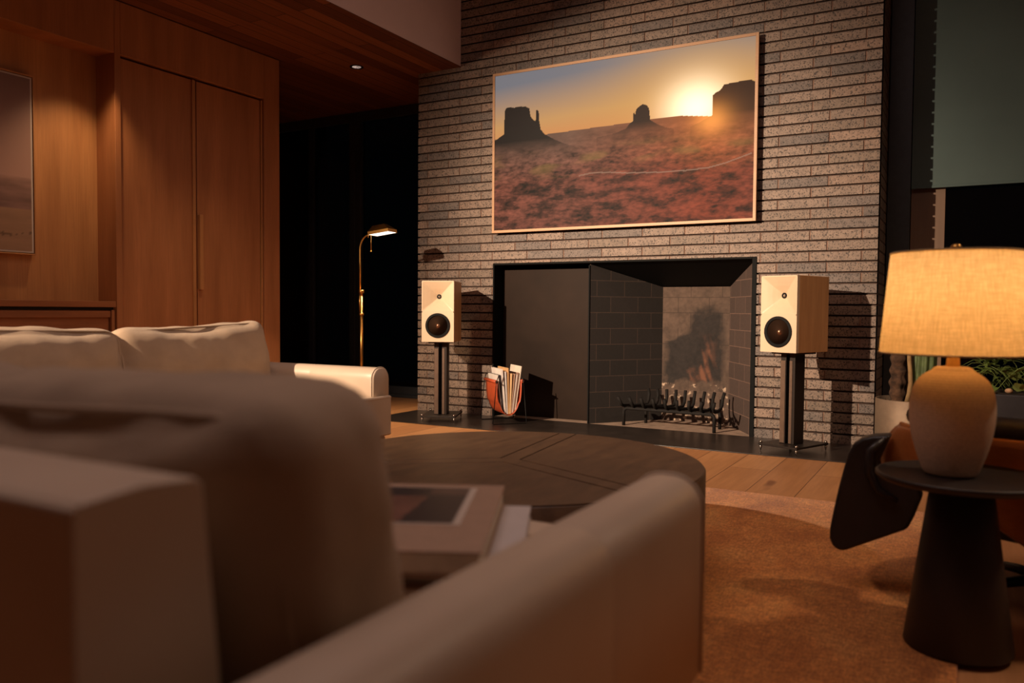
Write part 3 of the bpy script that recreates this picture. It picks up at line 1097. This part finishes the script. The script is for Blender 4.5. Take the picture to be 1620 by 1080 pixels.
# ------------------------------------------------------------------ magazine rack
MR = math.radians(48)
mr = thing('magazine_rack', 'black wire magazine rack with orange leather sling on the hearth', 'magazine rack', (-2.772, 4.925, 0.006), MR)
for y in (0.0, 0.29):
    pts = [(-0.083, y, 0.345), (-0.10, y, 0.30), (-0.125, y, 0.006), (-0.118, y, 0.003), (0.118, y, 0.003), (0.125, y, 0.006), (0.10, y, 0.30), (0.088, y, 0.335)]
    MB().tube(pts, 0.0032, 8).build('wire_frame', M['wire'], mr)
for s in (-1, 1):
    MB().tube([(s*0.100, -0.012, 0.300), (s*0.100, 0.302, 0.300)], 0.005, 10).build('rod', M['wire'], mr)


def sling(u, v):
    # u across (U section), v along depth
    a = PI*(u)
    w_, hgt = 0.092, 0.245
    x = -math.cos(a)*w_
    k = math.sin(a)
    z = 0.305 - hgt*(k**0.62)
    return Vector((x*(0.92 if k > 0.5 else 1.0), 0.012+v*0.266, z))


MB().grid(sling, 40, 6).build('leather_sling', M['tan_leather'], mr)
sl = bpy.data.objects['leather_sling'].modifiers.new('solid', 'SOLIDIFY')
sl.thickness = 0.003
for s in (-1, 1):
    MB().lathe([(0.0075, -0.002), (0.0115, -0.002), (0.0115, 0.268), (0.0075, 0.268), (0.0075, -0.002)], n=20, m=Matrix.Translation((s*0.099, 0.011, 0.300)) @ Matrix.Rotation(-PI/2, 4, 'X')).build('sling_loop', M['tan_leather'], mr)

mags = [  # x, thickness, height, lean deg, colour, label, top offset
    (-0.050, 0.004, 0.250, -7, srgb(214, 206, 198), 'thin pale magazine leaning leftmost in the rack'),
    (-0.040, 0.005, 0.262, -6, srgb(58, 50, 52), 'magazine with a dark cover second from left in rack'),
    (-0.025, 0.012, 0.312, -5, srgb(226, 214, 206), 'thick white magazine with tall spine left of rack middle'),
    (-0.009, 0.007, 0.300, -3, srgb(206, 198, 196), 'pale grey magazine right of the thick white one in rack'),
    (0.000, 0.006, 0.325, -1, srgb(206, 160, 112), 'tan magazine standing tallest in the rack'),
    (0.010, 0.010, 0.285, 2, srgb(222, 184, 138), 'cream magazine right of the tallest tan one in rack'),
    (0.020, 0.005, 0.280, 5, srgb(176, 140, 118), 'brown magazine between cream and white ones in rack'),
    (0.029, 0.006, 0.270, 7, srgb(212, 196, 186), 'white magazine third from right in rack'),
    (0.039, 0.005, 0.276, 7, srgb(140, 110, 96), 'dull brown magazine second from right in rack'),
    (0.050, 0.005, 0.312, 8, srgb(222, 206, 190), 'pale magazine leaning rightmost in the rack'),
]
rotm = Matrix.Translation((-2.772, 4.925, 0.006)) @ Matrix.Rotation(MR, 4, 'Z')
paper = plain('paper_edges', srgb(222, 208, 192), 0.8)
for x, th, h, lean, colr, lab in mags:
    z0 = 0.068 + 1.4*abs(x)*abs(x)*8
    e = thing('magazine', lab, 'magazine', (0, 0, 0), 0, 'magazines in the wire rack')
    e.matrix_world = rotm @ Matrix.Translation((x, 0.03, z0)) @ Matrix.Rotation(math.radians(lean), 4, 'Y')
    mc = plain('magazine_cover', colr, 0.4, var=0.1, scale=16)
    b = MB().box((-th/2, 0.001, 0.001), (th/2, 0.225, h-0.001)).build('pages', paper, e)
    MB().box((-th/2-0.0007, 0, 0), (-th/2, 0.227, h)).box((th/2, 0, 0), (th/2+0.0007, 0.227, h)).box((-th/2-0.0007, -0.0006, 0), (th/2+0.0007, 0.0, h)).build('cover', mc, e)

# ------------------------------------------------------------------ brass floor lamp
fl = thing('floor_lamp', 'brass pharmacy floor lamp with small angled shade beside glass doors', 'floor lamp', (-3.835, 4.60, 0))
MB().lathe([(0.0001, 0), (0.125, 0.0), (0.125, 0.010), (0.115, 0.018), (0.03, 0.024), (0.016, 0.04), (0.0001, 0.04)], n=40).build('base', M['brass'], fl)
MB().tube([(0, 0, 0.02), (0, 0, 0.94)], 0.0105, 14).build('pole', M['brass'], fl)
MB().lathe([(0.009, -0.012), (0.019, -0.012), (0.019, 0.012), (0.009, 0.012)], (0, 0, 0.935), 20).build('collar', M['brass'], fl)
MB().lathe([(0.009, -0.010), (0.017, -0.010), (0.017, 0.010), (0.009, 0.010)], (0, 0, 0.77), 20).build('collar', M['brass'], fl)
MB().tube([(-0.012, 0, 0.93), (-0.016, 0, 0.85), (-0.010, 0, 0.775)], 0.006, 10).build('rod', M['brass'], fl)
dirx = Vector((0.86, 0.2, 0)).normalized()
pts = [(-0.012, 0, 0.93), (-0.014, 0, 1.15), (-0.014, 0, 1.24)]
for i in range(1, 9):
    a = PI/2*i/8
    pts.append((-0.014+0.085*(1-math.cos(a)), 0.0+0.012*(1-math.cos(a)), 1.24+0.105*math.sin(a)))
pts.append((0.088, 0.02, 1.352))
MB().tube(pts, 0.006, 12).build('neck', M['brass'], fl)
hd_ = Matrix.Translation((0.085, 0.02, 1.338)) @ Matrix.Rotation(math.radians(6), 4, 'Z') @ Matrix.Rotation(math.radians(-7), 4, 'Y')


def shade_head():
    # long tent shaped shade: rectangle foot, smaller rectangle top, open below
    A = [(0, -0.06, 0), (0.17, -0.06, 0), (0.17, 0.06, 0), (0, 0.06, 0)]
    B = [(0, -0.06, 0.022), (0.17, -0.06, 0.022), (0.17, 0.06, 0.022), (0, 0.06, 0.022)]
    T = [(0.018, -0.018, 0.066), (0.118, -0.022, 0.066), (0.118, 0.022, 0.066), (0.018, 0.018, 0.066)]
    v = [hd_ @ Vector(p) for p in A+B+T]
    fs = [(i, (i+1) % 4, 4+(i+1) % 4, 4+i) for i in range(4)] + [(4+i, 4+(i+1) % 4, 8+(i+1) % 4, 8+i) for i in range(4)] + [(8, 9, 10, 11)]
    mb = MB()
    mb._add(v, fs)
    return mb


sh = shade_head().build('shade', M['brass'], fl, fix=True)
s_ = sh.modifiers.new('solid', 'SOLIDIFY')
s_.thickness = 0.002
MB().box((0.006, -0.054, 0.0), (0.164, 0.054, 0.006), m=hd_).build('lit_diffuser', M['bulb'], fl)
MB().ball((0.088, 0.012, 1.37), 0.007).build('knob', M['brass'], fl)
MB().tube([(0.104, -0.02, 1.345), (0.104, -0.02, 1.225)], 0.0022, 8).ball((0.104, -0.02, 1.222), 0.005).build('pull_chain', M['brass'], fl)
MB().tube([(0.086, -0.03, 1.345), (0.086, -0.03, 1.318)], 0.004, 8).build('switch', M['brass'], fl)
light('SPOT', 'floor_lamp_bulb', (-3.66, 4.63, 1.315), 34, (1.0, 0.74, 0.46), (-3.5, 4.45, 0), spot_size=math.radians(120), spot_blend=0.6, shadow_soft_size=0.03)

# ------------------------------------------------------------------ sofas


def cushion(w, d, h, r, bulge, seed, cuts=26, wr=0.006, fold=0.0, sag=0.0):
    """puffy box cushion centred on its middle: w along x, d along y, h along z"""
    bm = bmesh.new()
    bmesh.ops.create_cube(bm, size=2.0)
    bmesh.ops.subdivide_edges(bm, edges=bm.edges[:], cuts=cuts, use_grid_fill=True)
    half = Vector((w/2, d/2, h/2))
    for v in bm.verts:
        p = v.co.copy()
        q = Vector((p.x*half.x, p.y*half.y, p.z*half.z))
        inner = Vector((max(-half.x+r, min(half.x-r, q.x)), max(-half.y+r, min(half.y-r, q.y)), max(-half.z+r, min(half.z-r, q.z))))
        dd = q-inner
        if dd.length > 1e-9:
            q = inner + dd.normalized()*r
        fx, fy, fz = (1-p.x**2), (1-p.y**2), (1-p.z**2)
        q.y += bulge*(1 if p.y > 0 else -1)*(abs(p.y)**3)*max(0, fx)*max(0, fz)
        q.z += bulge*0.45*(1 if p.z > 0 else -1)*(abs(p.z)**3)*max(0, fx)*max(0, fy)
        q.x += bulge*0.3*(1 if p.x > 0 else -1)*(abs(p.x)**3)*max(0, fz)*max(0, fy)
        nv = Vector((q.x*5+seed*3.1, q.y*5, q.z*5))
        n1 = noise.fractal(nv, 0.8, 2.0, 3)
        ridge = abs(noise.noise(Vector((q.x*7+seed, q.y*7, q.z*4+q.x*5))))
        amp = wr*(0.6+0.8*n1) - fold*max(0, 0.12-ridge)/0.12*max(0, 1-abs(0.55-abs(p.x)))
        nd = Vector((p.x**5, p.y**5, p.z**5))
        if nd.length > 1e-6:
            q += nd.normalized()*amp
        if sag and p.z > 0:
            q.z += sag*(abs(p.x)**2.5-0.45)*p.z
        v.co = q
    for f in bm.faces:
        f.smooth = True
    mb = MB()
    mb.bm.free()
    mb.bm = bm
    return mb


def loop_rect(w, h, y, r, n=8, j=0.0, seed=0, bul=0.0):
    pts = []
    for cx, cz, a0 in ((w/2-r, h/2-r, 0), (-w/2+r, h/2-r, PI/2), (-w/2+r, -h/2+r, PI), (w/2-r, -h/2+r, 3*PI/2)):
        for i in range(n+1):
            a = a0 + PI/2*i/n
            pts.append(Vector((cx+r*math.cos(a), y, cz+r*math.sin(a))))
    out = []
    N = len(pts)
    for i in range(N):
        a, b = pts[i], pts[(i+1) % N]
        k = max(1, int((b-a).length/0.03))
        for q in range(k):
            p = a.lerp(b, q/k)
            p.y += j*noise.noise(Vector((p.x*7+seed, p.z*7, 2.0)))
            out.append(p)
    return out


def make_sofa(name, label, loc, rz, flange):
    """local: x along the sofa, outer right arm ends at x=0; back at y=0, front at y=0.85"""
    W = 1.66
    so = thing(name, label, 'sofa', loc, rz, 'cream sofas facing the round table')
    aw, D = 0.105, 0.845
    # base
    b = MB().box((-W+0.004, 0.012, 0.03), (-0.004, D-0.012, 0.285))
    b.build('base', M['leather'], so, bevel=0.012, segs=3)
    for x in (-0.07, -W+0.07):
        for y in (0.07, D-0.07):
            MB().lathe([(0.018, 0.0112), (0.024, 0.034)], (x, y, 0), 16).build('foot', M['dark_oak'], so)
    # back frame, reclined front
    m_ = MB()
    prof = [(0.0, 0.28), (0.0, 0.676), (0.004, 0.681), (0.05, 0.685), (0.092, 0.682), (0.098, 0.676), (0.135, 0.30), (0.135, 0.28)]
    n_ = len(prof)
    vv = [Vector((-W+aw+0.004, y, z)) for y, z in prof] + [Vector((-aw-0.045, y, z)) for y, z in prof]
    m_._add(vv, [tuple(range(n_)), tuple(range(2*n_-1, n_-1, -1))] + [(i, n_+i, n_+(i+1) % n_, (i+1) % n_) for i in range(n_)])
    m_.build('back', M['leather'], so, bevel=0.012, segs=3)
    # arms: rounded top, gentle front edge, piping round the front panel and a seam across
    for x0 in (-aw, -W):
        def prof_a(s):
            z0, zt, rr = 0.286, 0.566, 0.045
            pts = [(x0, z0)]
            for i in range(9):
                a = PI - PI/2*i/8
                pts.append((x0+rr+rr*math.cos(a), zt-rr+rr*math.sin(a)))
            for i in range(9):
                a = PI/2 - PI/2*i/8
                pts.append((x0+aw-rr+rr*math.cos(a), zt-rr+rr*math.sin(a)))
            pts.append((x0+aw, z0))
            cx, cz = x0+aw/2, 0.43
            return [((x-cx)*s+cx, (z-cz)*(1-(1-s)*0.35)+cz if z > cz else z) for x, z in pts]
        ys = [(0.0, 0.93), (0.006, 0.98), (0.02, 1.0), (0.2, 1.0), (0.498, 1.0), (0.502, 0.985), (0.506, 1.0), (0.80, 1.0), (0.832, 0.985), (0.842, 0.95), (0.845, 0.9)]
        rows_ = [[Vector((x, y, z)) for x, z in prof_a(s)] for y, s in ys]
        k = len(rows_[0])
        ma = MB()
        ma._add([p for r_ in rows_ for p in r_], [(j*k+i, j*k+i+1, (j+1)*k+i+1, (j+1)*k+i) for j in range(len(ys)-1) for i in range(k-1)] +
                [tuple(range(k)), tuple((len(ys)-1)*k+i for i in range(k-1, -1, -1))] + [(j*k, (j+1)*k, (j+1)*k+k-1, j*k+k-1) for j in range(len(ys)-1)], 0, True)
        arm = ma.build('arm', M['leather'], so)
        MB().tube([Vector((x, 0.835, z)) for x, z in prof_a(1.0)], 0.0028, 8).build('front_piping', M['piping'], arm)
    # seat cushions, T shaped ends reach in front of the arms
    cw = (W-2*aw)/2
    for k in range(2):
        x1 = -aw-k*cw-0.003
        x0 = x1-cw+0.006
        ext1 = 0.095 if k == 0 else 0
        ext0 = 0.095 if k == 1 else 0
        outl = [(x0, 0.10), (x1, 0.10), (x1, 0.850), (x1+ext1, 0.850), (x1+ext1, flange), (x0-ext0, flange), (x0-ext0, 0.850), (x0, 0.850)]
        o_ = [outl[0]]
        for q in outl[1:]:
            if abs(q[0]-o_[-1][0])+abs(q[1]-o_[-1][1]) > 1e-6:
                o_.append(q)
        mc_ = MB().prism(o_, 0.288, 0.452)
        sc = mc_.build('seat_cushion', M['leather'], so, bevel=0.02, segs=4)
        for zz in (0.444, 0.296):
            MB().tube([(x0-ext0+0.004, flange-0.002, zz), ((x0+x1)/2, flange, zz), (x1+ext1-0.004, flange-0.002, zz)], 0.0028, 8).build('piping', M['piping'], sc)
    # back cushions
    for k in range(2):
        h, d = 0.262, 0.165
        cc = cushion(cw-0.03, d, h, 0.055, 0.035, seed=loc[0]*3+k*5.3+2, wr=0.015, fold=0.003, sag=0.020)
        co_ = cc.build('back_cushion', M['linen'], so, subsurf=1)
        mtx = Matrix.Translation((-aw-cw*(k+0.5)-0.016*(1 if k == 0 else -1), 0.232, 0.588)) @ Matrix.Rotation(math.radians(9 + (3 if k else 0)), 4, 'X') @ Matrix.Rotation(math.radians(-1.5 if k == 0 else 2.5), 4, 'Y')
        co_.matrix_local = mtx
        for yy in (-d/2+0.02, d/2-0.02):
            MB().tube(loop_rect(cw-0.04, h-0.004, yy, 0.055, j=0.012, seed=k), 0.0045, 8, closed=True).build('piping', M['linen'], co_)
    return so


make_sofa('sofa', 'cream sofa with linen cushions closest to the camera, books on its seat', (-0.318, 0.292, 0), 0.0, 0.905)
# far sofa faces +x: local +x -> +y?  its right arm (outer x=0) sits towards the window wall after turning
far = make_sofa('sofa', 'cream sofa standing in front of the oak wardrobe', (-2.915, 1.0, 0), math.radians(-90), 0.868)
far.location = (-2.915, 2.66 - 1.66, 0)

# ------------------------------------------------------------------ books on the near sofa
BK = math.radians(25.5)


def book(name, label, w, d, th, z, corner, rz, cover, group=None):
    e = thing(name, label, 'book', (corner[0], corner[1], z), rz, group)
    MB().box((-w+0.003, 0.003, 0.0025), (-0.003, d-0.003, th-0.0025)).build('pages', paper, e)
    cv = MB().box((-w, 0, 0), (0, d, 0.0025)).box((-w, 0, th-0.0025), (0, d, th)).box((-w, 0, 0.0025), (-w+0.003, d, th-0.0025))
    cv.build('cover', cover, e, bevel=0.0008)
    return e


M['book_tan'] = plain('tan_cloth_cover', srgb(170, 138, 116), 0.6, var=0.06, scale=40)
M['book_white'] = plain('white_cover', srgb(206, 196, 194), 0.4, var=0.03)
M['book_beige'] = plain('beige_cover', srgb(178, 146, 122), 0.6, var=0.05)
zs = 0.453
book('book', 'beige book at the bottom of the stack on the near sofa', 0.29, 0.33, 0.022, zs, (-0.478, 0.80), BK+math.radians(5), M['book_beige'], 'books stacked on the near sofa')
book('book', 'white book sticking out in the middle of the sofa book stack', 0.28, 0.31, 0.020, zs+0.0225, (-0.452, 0.83), BK+math.radians(0), M['book_white'], 'books stacked on the near sofa')
tb = book('book', 'thick tan picture book with a dark photo cover, topmost on the near sofa', 0.30, 0.355, 0.030, zs+0.043, (-0.472, 0.775), BK, M['book_tan'], 'books stacked on the near sofa')


def cover_photo(u, v):
    n = noise.fractal(Vector((u*4, v*4, 8)), 0.8, 2.0, 3)
    if u > 0.965 or v < 0.03 or v > 0.985:
        return srgb(206, 190, 178)
    c = Vector(srgb(52, 42, 44))
    if u < 0.66+0.1*v and v < 0.72:
        c = Vector(srgb(116, 78, 66))*(1+0.3*n)
    if v < 0.22 and u < 0.6:
        c = Vector(srgb(60, 44, 44))
    if v > 0.72 and u < 0.3-0.4*(v-0.72):
        c = Vector(srgb(196, 150, 132))
    if math.hypot((u-0.36)*2, v-0.22) < 0.06:
        c = Vector(srgb(150, 120, 112))
    if v > 0.78 and u > 0.72:
        c = Vector(srgb(92, 70, 62))
    return tuple(c)


paint_grid('cover_photo', (-0.285, 0.115, 0.0304), (0.245, 0, 0), (0, 0.215, 0), 60, 60, cover_photo, M['printed'], tb)

# ------------------------------------------------------------------ rug and round table
rg = MB().box((-3.3, -0.6, 0.0), (0.005, 3.6, 0.011)).build('rug', M['rug'], None, bevel=0.005, segs=3)
tag(rg, 'brown flat woven rug on the oak floor under the round table', 'rug')

TR, TC, TZ = 0.597, (-1.225, 2.167), 0.34
ct = thing('coffee_table', 'low round dark wood drum coffee table with three inlaid strips', 'coffee table', (TC[0], TC[1], 0.011))
hz_t = TZ-0.011
MB().lathe([(0.0001, 0.0), (TR-0.05, 0.0), (TR-0.05, 0.04), (0.0001, 0.04)], n=72).build('plinth', M['groove'], ct)
MB().lathe([(0.0001, 0.035), (TR-0.004, 0.035), (TR, 0.039), (TR, hz_t-0.006), (TR-0.006, hz_t-0.003), (0.0001, hz_t-0.003)], n=128).build('drum', M['dark_oak'], ct)
SWD, GAP = 0.030, 0.0055
for k in range(3):
    a1 = math.radians(97+120*k)
    a2 = a1+math.radians(120)
    bis = (a1+a2)/2
    apex = (SWD+GAP)/math.sin(math.radians(60))
    R_ = TR-0.004
    off = math.asin((SWD+GAP)/R_)
    poly = [(apex*math.cos(bis), apex*math.sin(bis))]
    for i in range(33):
        a = a1+off + (a2-off-a1-off)*i/32
        poly.append((R_*math.cos(a), R_*math.sin(a)))
    MB().prism(poly, hz_t-0.003, hz_t).build('top_segment', M['dark_oak'], ct, bevel=0.0012)
hub = []
for k in range(3):
    a1 = math.radians(97+120*k)
    R_ = TR-0.004
    off = math.asin(SWD/R_)
    for i in range(5):
        a = a1-off+2*off*i/4
        hub.append((R_*math.cos(a), R_*math.sin(a)))
    bis = a1+math.radians(60)
    hub.append((SWD/math.sin(math.radians(60))*math.cos(bis), SWD/math.sin(math.radians(60))*math.sin(bis)))
MB().prism(hub, hz_t-0.003, hz_t).build('inlay_strip', M['dark_oak'], ct, bevel=0.0012)
MB().lathe([(0.0001, hz_t-0.0029), (TR-0.006, hz_t-0.0029), (TR-0.006, hz_t-0.0026), (0.0001, hz_t-0.0026)], n=96).build('groove', M['groove'], ct)

# ------------------------------------------------------------------ side table with table lamp
stb = thing('side_table', 'round black side table on a cone foot under the table lamp', 'side table', (0.003, 2.172, 0.0))
MB().lathe([(0.0001, 0.0112), (0.112, 0.0112), (0.117, 0.017), (0.066, 0.402), (0.0001, 0.402)], n=64).build('cone_base', M['dark_table'], stb)
MB().lathe([(0.0001, 0.400), (0.15, 0.400), (0.176, 0.405), (0.187, 0.414), (0.187, 0.420), (0.184, 0.423), (0.179, 0.4225), (0.176, 0.4205), (0.0001, 0.4205)], n=72).build('tabletop', M['dark_table'], stb)
tl = thing('table_lamp', 'ribbed stoneware table lamp with lit linen drum shade on the side table', 'lamp', (-0.022, 2.172, 0.4208))
prof = [(0.0001, 0.0), (0.054, 0.0), (0.058, 0.004), (0.068, 0.03), (0.079, 0.065), (0.0875, 0.10), (0.0925, 0.14), (0.0915, 0.175), (0.086, 0.205), (0.073, 0.228), (0.058, 0.240), (0.047, 0.245), (0.043, 0.249), (0.040, 0.254), (0.030, 0.2565), (0.0001, 0.2565)]
MB().lathe(prof, n=72).build('body', M['stoneware'], tl, subsurf=1)
MB().lathe([(0.0155, 0.255), (0.0125, 0.285), (0.008, 0.32), (0.006, 0.36), (0.0001, 0.36)], n=24).build('neck', M['satin_brass'], tl)
m = MB().lathe([(0.1605, 0.286), (0.140, 0.524)], n=96)
shd = m.build('shade', M['shade'], tl)
for r_, z_ in ((0.1605, 0.287), (0.140, 0.5235)):
    MB().tube([(r_*math.cos(2*PI*i/96), r_*math.sin(2*PI*i/96), z_) for i in range(96)], 0.0022, 6, closed=True).build('shade_rim', M['shade'], shd)
sp_ = MB()
for k in range(3):
    a = 2*PI*k/3
    sp_.tube([(0.006*math.cos(a), 0.006*math.sin(a), 0.522), (0.139*math.cos(a), 0.139*math.sin(a), 0.520)], 0.0018, 6)
sp_.tube([(0, 0, 0.34), (0.05, 0, 0.38), (0.055, 0, 0.45), (0.0, 0, 0.515)], 0.0018, 6)
sp_.build('shade_spider', M['brass'], tl)
MB().ball((0, 0, 0.535), 0.0125, sz=0.85).lathe([(0.006, 0.515), (0.006, 0.528)], n=12).build('finial', M['brass'], tl)
MB().ball((0, 0, 0.425), 0.028, sz=1.25).build('bulb', M['hot_bulb'], tl)

# ------------------------------------------------------------------ low lounge chair behind the side table
CC = Vector((0.22, 2.72, 0))
lc = thing('lounge_chair', 'low black leather lounge chair with a moulded plywood shell behind side table', 'lounge chair', (CC.x, CC.y, 0))
A0, A1 = math.radians(203), math.radians(345)


def shell(r_top, r_bot, th):
    def fn(u, v):
        a = A0+(A1-A0)*u
        z0_ = 0.155+0.20*max(0, 1-u*2.0)
        z = z0_+(0.485-z0_)*v
        r = r_bot+(r_top-r_bot)*(v**0.55)
        r += 0.14*(1-v)**0.8*max(0, 1-u*4)
        return Vector((r*math.cos(a), r*math.sin(a), z))
    return fn


sv = MB().grid(shell(0.41, 0.30, 0), 48, 16).build('plywood_shell', M['plywood'], lc)
so2 = sv.modifiers.new('solid', 'SOLIDIFY')
so2.thickness = 0.012
so2.offset = -1
MB().tube([(0.4045*math.cos(A0+(A1-A0)*i/48), 0.4045*math.sin(A0+(A1-A0)*i/48), 0.486) for i in range(49)], 0.006, 8).build('shell_edge', M['ply_edge'], lc)
MB().tube([(0.365*math.cos(A0-0.03+(A1-A0)*i/48), 0.365*math.sin(A0-0.03+(A1-A0)*i/48), 0.512) for i in range(49)], [0.018]+[0.030]*47+[0.018], 14).build('back_roll', M['black_leather'], lc)
# seat cushion inside the shell
MB().lathe([(0.0001, 0.20), (0.25, 0.20), (0.29, 0.23), (0.30, 0.28), (0.28, 0.315), (0.0001, 0.33)], n=48).build('seat_cushion', M['black_leather'], lc)
# padded leather side: outline traced as an upholstered slab with rounded rim
out2 = [(-0.170, 0.464), (-0.215, 0.459), (-0.245, 0.450), (-0.268, 0.430), (-0.281, 0.400), (-0.293, 0.350), (-0.304, 0.300), (-0.315, 0.240), (-0.324, 0.185), (-0.325, 0.155), (-0.316, 0.133), (-0.298, 0.122), (-0.280, 0.126), (-0.210, 0.163), (-0.124, 0.208), (-0.108, 0.245), (-0.090, 0.300), (-0.100, 0.335), (-0.195, 0.365), (-0.202, 0.385)]
m = MB()
mt = Matrix.Translation((0, 2.43-CC.y, 0)) @ Matrix.Rotation(math.radians(9), 4, 'Z') @ Matrix.Rotation(PI/2, 4, 'X')
po = [(x-CC.x, z) for x, z in out2]
m.prism(po, -0.075, 0.0, m=Matrix.Translation((0, 2.45-CC.y+0.0, 0)) @ Matrix.Rotation(PI/2, 4, 'X'))
m.build('leather_side', M['black_leather'], lc, bevel=0.022, segs=5)
# fold of leather that runs from the top of the side to the seat
MB().tube([(-0.19-CC.x, 2.455-CC.y, 0.452), (-0.222-CC.x, 2.435-CC.y, 0.42), (-0.224-CC.x, 2.436-CC.y, 0.36), (-0.200-CC.x, 2.438-CC.y, 0.31), (-0.15-CC.x, 2.442-CC.y, 0.285)], [0.008, 0.012, 0.012, 0.011, 0.006], 10).build('leather_fold', M['black_leather'], lc)
MB().lathe([(0.022, 0.02), (0.022, 0.2)], n=20).build('post', M['wire'], lc)
for k in range(4):
    a = math.radians(35+90*k)
    MB().tube([(0, 0, 0.055), (0.12*math.cos(a), 0.12*math.sin(a), 0.045), (0.27*math.cos(a), 0.27*math.sin(a), 0.022)], [0.018, 0.014, 0.010], 10).build('leg', M['wire'], lc)

# ------------------------------------------------------------------ plants at the window
pp = thing('potted_plant', 'tall plant with bark trunk in a round metal pot beside brick wall', 'potted plant', (-0.238, 5.02, 0))
MB().lathe([(0.0001, 0.0), (0.192, 0.0), (0.197, 0.008), (0.197, 0.325), (0.193, 0.328), (0.188, 0.325), (0.186, 0.30), (0.0001, 0.30)], n=64).build('pot', M['pot_metal'], pp)
MB().lathe([(0.0001, 0.306), (0.186, 0.301)], n=32).build('soil', M['soil'], pp)


def trunk(u, v):
    a = 2*PI*u
    z = 0.3+0.68*v
    r = 0.042*(1+0.25*noise.noise(Vector((math.cos(a)*2, math.sin(a)*2, z*16))) + 0.12*math.sin(z*95))
    return Vector((-0.085+r*math.cos(a), 0.05+r*math.sin(a), z))


MB().grid(trunk, 24, 90, wrap=True).build('trunk', M['bark'], pp)
MB().tube([(-0.035+0.012*math.sin(k*0.9)+0.004*k, -0.06, 0.30+0.06*k) for k in range(13)], [0.013-0.0004*k for k in range(13)], 10).build('stem', M['stem'], pp)


def cact(u, v):
    a = 2*PI*u
    z = 0.3+0.62*v
    r = 0.055*(1+0.12*math.cos(a*9))*(1-0.5*max(0, v-0.85)/0.15)
    return Vector((0.035+r*math.cos(a)+0.015*math.sin(v*3), -0.01+r*math.sin(a), z))


MB().grid(cact, 72, 24, wrap=True).build('ribbed_stem', M['cactus'], pp)


def add_leaf(mb, base, direction, length, width, droop=0.3, n=6):
    d = Vector(direction).normalized()
    side = d.cross(Vector((0, 0, 1)))
    if side.length < 1e-4:
        side = Vector((1, 0, 0))
    side.normalize()
    vv, fs = [], []
    for i in range(n+1):
        s = i/n
        w_ = width*math.sin(PI*(0.06+0.94*s)**0.8)*0.5 if s < 1 else 0.0005
        p = Vector(base) + d*length*s + Vector((0, 0, -droop*length*s*s))
        up = side.cross(d)
        vv += [p-side*w_+up*w_*0.25, p, p+side*w_+up*w_*0.25]
    for i in range(n):
        for k in range(2):
            fs.append((i*3+k, i*3+k+1, (i+1)*3+k+1, (i+1)*3+k))
    mb._add(vv, fs, 0, True)


random.seed(5)
mb = MB()
for k in range(40):
    z = random.uniform(0.86, 0.98)
    a = random.uniform(0, 2*PI)
    add_leaf(mb, (-0.085, 0.05, z*0.97), (math.cos(a), math.sin(a), 0.6), random.uniform(0.08, 0.13), 0.03, 0.6)
mb.build('foliage', M['leaf'], pp)

tp = thing('planter', 'long dark metal trough planter with green plants under the right window', 'planter', (0.02, 4.55, 0))
MB().box((0, 0, 0), (0.95, 0.32, 0.415)).build('trough', M['trough_metal'], tp, bevel=0.006)
MB().box((0.02, 0.02, 0.41), (0.93, 0.30, 0.42)).build('soil', M['soil'], tp)
mb, mr_, mg = MB(), MB(), MB()
for k in range(260):
    bx, by = random.uniform(0.03, 0.9), random.uniform(0.04, 0.28)
    a = random.uniform(0, 2*PI)
    z = random.uniform(0.43, 0.58)
    add_leaf(mb, (bx, by, z), (math.cos(a), math.sin(a), random.uniform(-0.1, 0.9)), random.uniform(0.06, 0.11), random.uniform(0.022, 0.036), 0.4)
for k in range(80):
    bx, by = random.uniform(0.12, 0.92), random.uniform(-0.01, 0.2)
    a = random.uniform(PI, 2*PI)
    z = random.uniform(0.42, 0.54)
    add_leaf(mr_, (bx, by, z), (math.cos(a)*0.7, math.sin(a)*0.4, random.uniform(0.4, 1.0)), random.uniform(0.06, 0.085), random.uniform(0.05, 0.065), 0.2, 8)
for k in range(50):
    bx, by = random.uniform(-0.02, 0.9), random.uniform(0.05, 0.27)
    a = random.uniform(0, 2*PI)
    L_ = random.uniform(0.2, 0.36)
    pts = [Vector((bx + math.cos(a)*L_*s*0.75, by+math.sin(a)*L_*s*0.5, 0.42+L_*(1.3*s-0.95*s*s))) for s in (0, .2, .4, .6, .8, 1.0)]
    mg.tube(pts, [0.0022, 0.002, 0.0018, 0.0016, 0.0012, 0.0006], 5)
mb.build('foliage', M['leaf'], tp)
mr_.build('round_leaves', M['leaf_round'], tp)
mg.build('grass_blades', M['grass'], tp)
for k in range(7):
    MB().ball((0.06+0.125*k+random.uniform(-.02, .02), 0.03, 0.432), random.uniform(0.016, 0.024), sz=0.7).build('pebble', M['pebble'], tp)
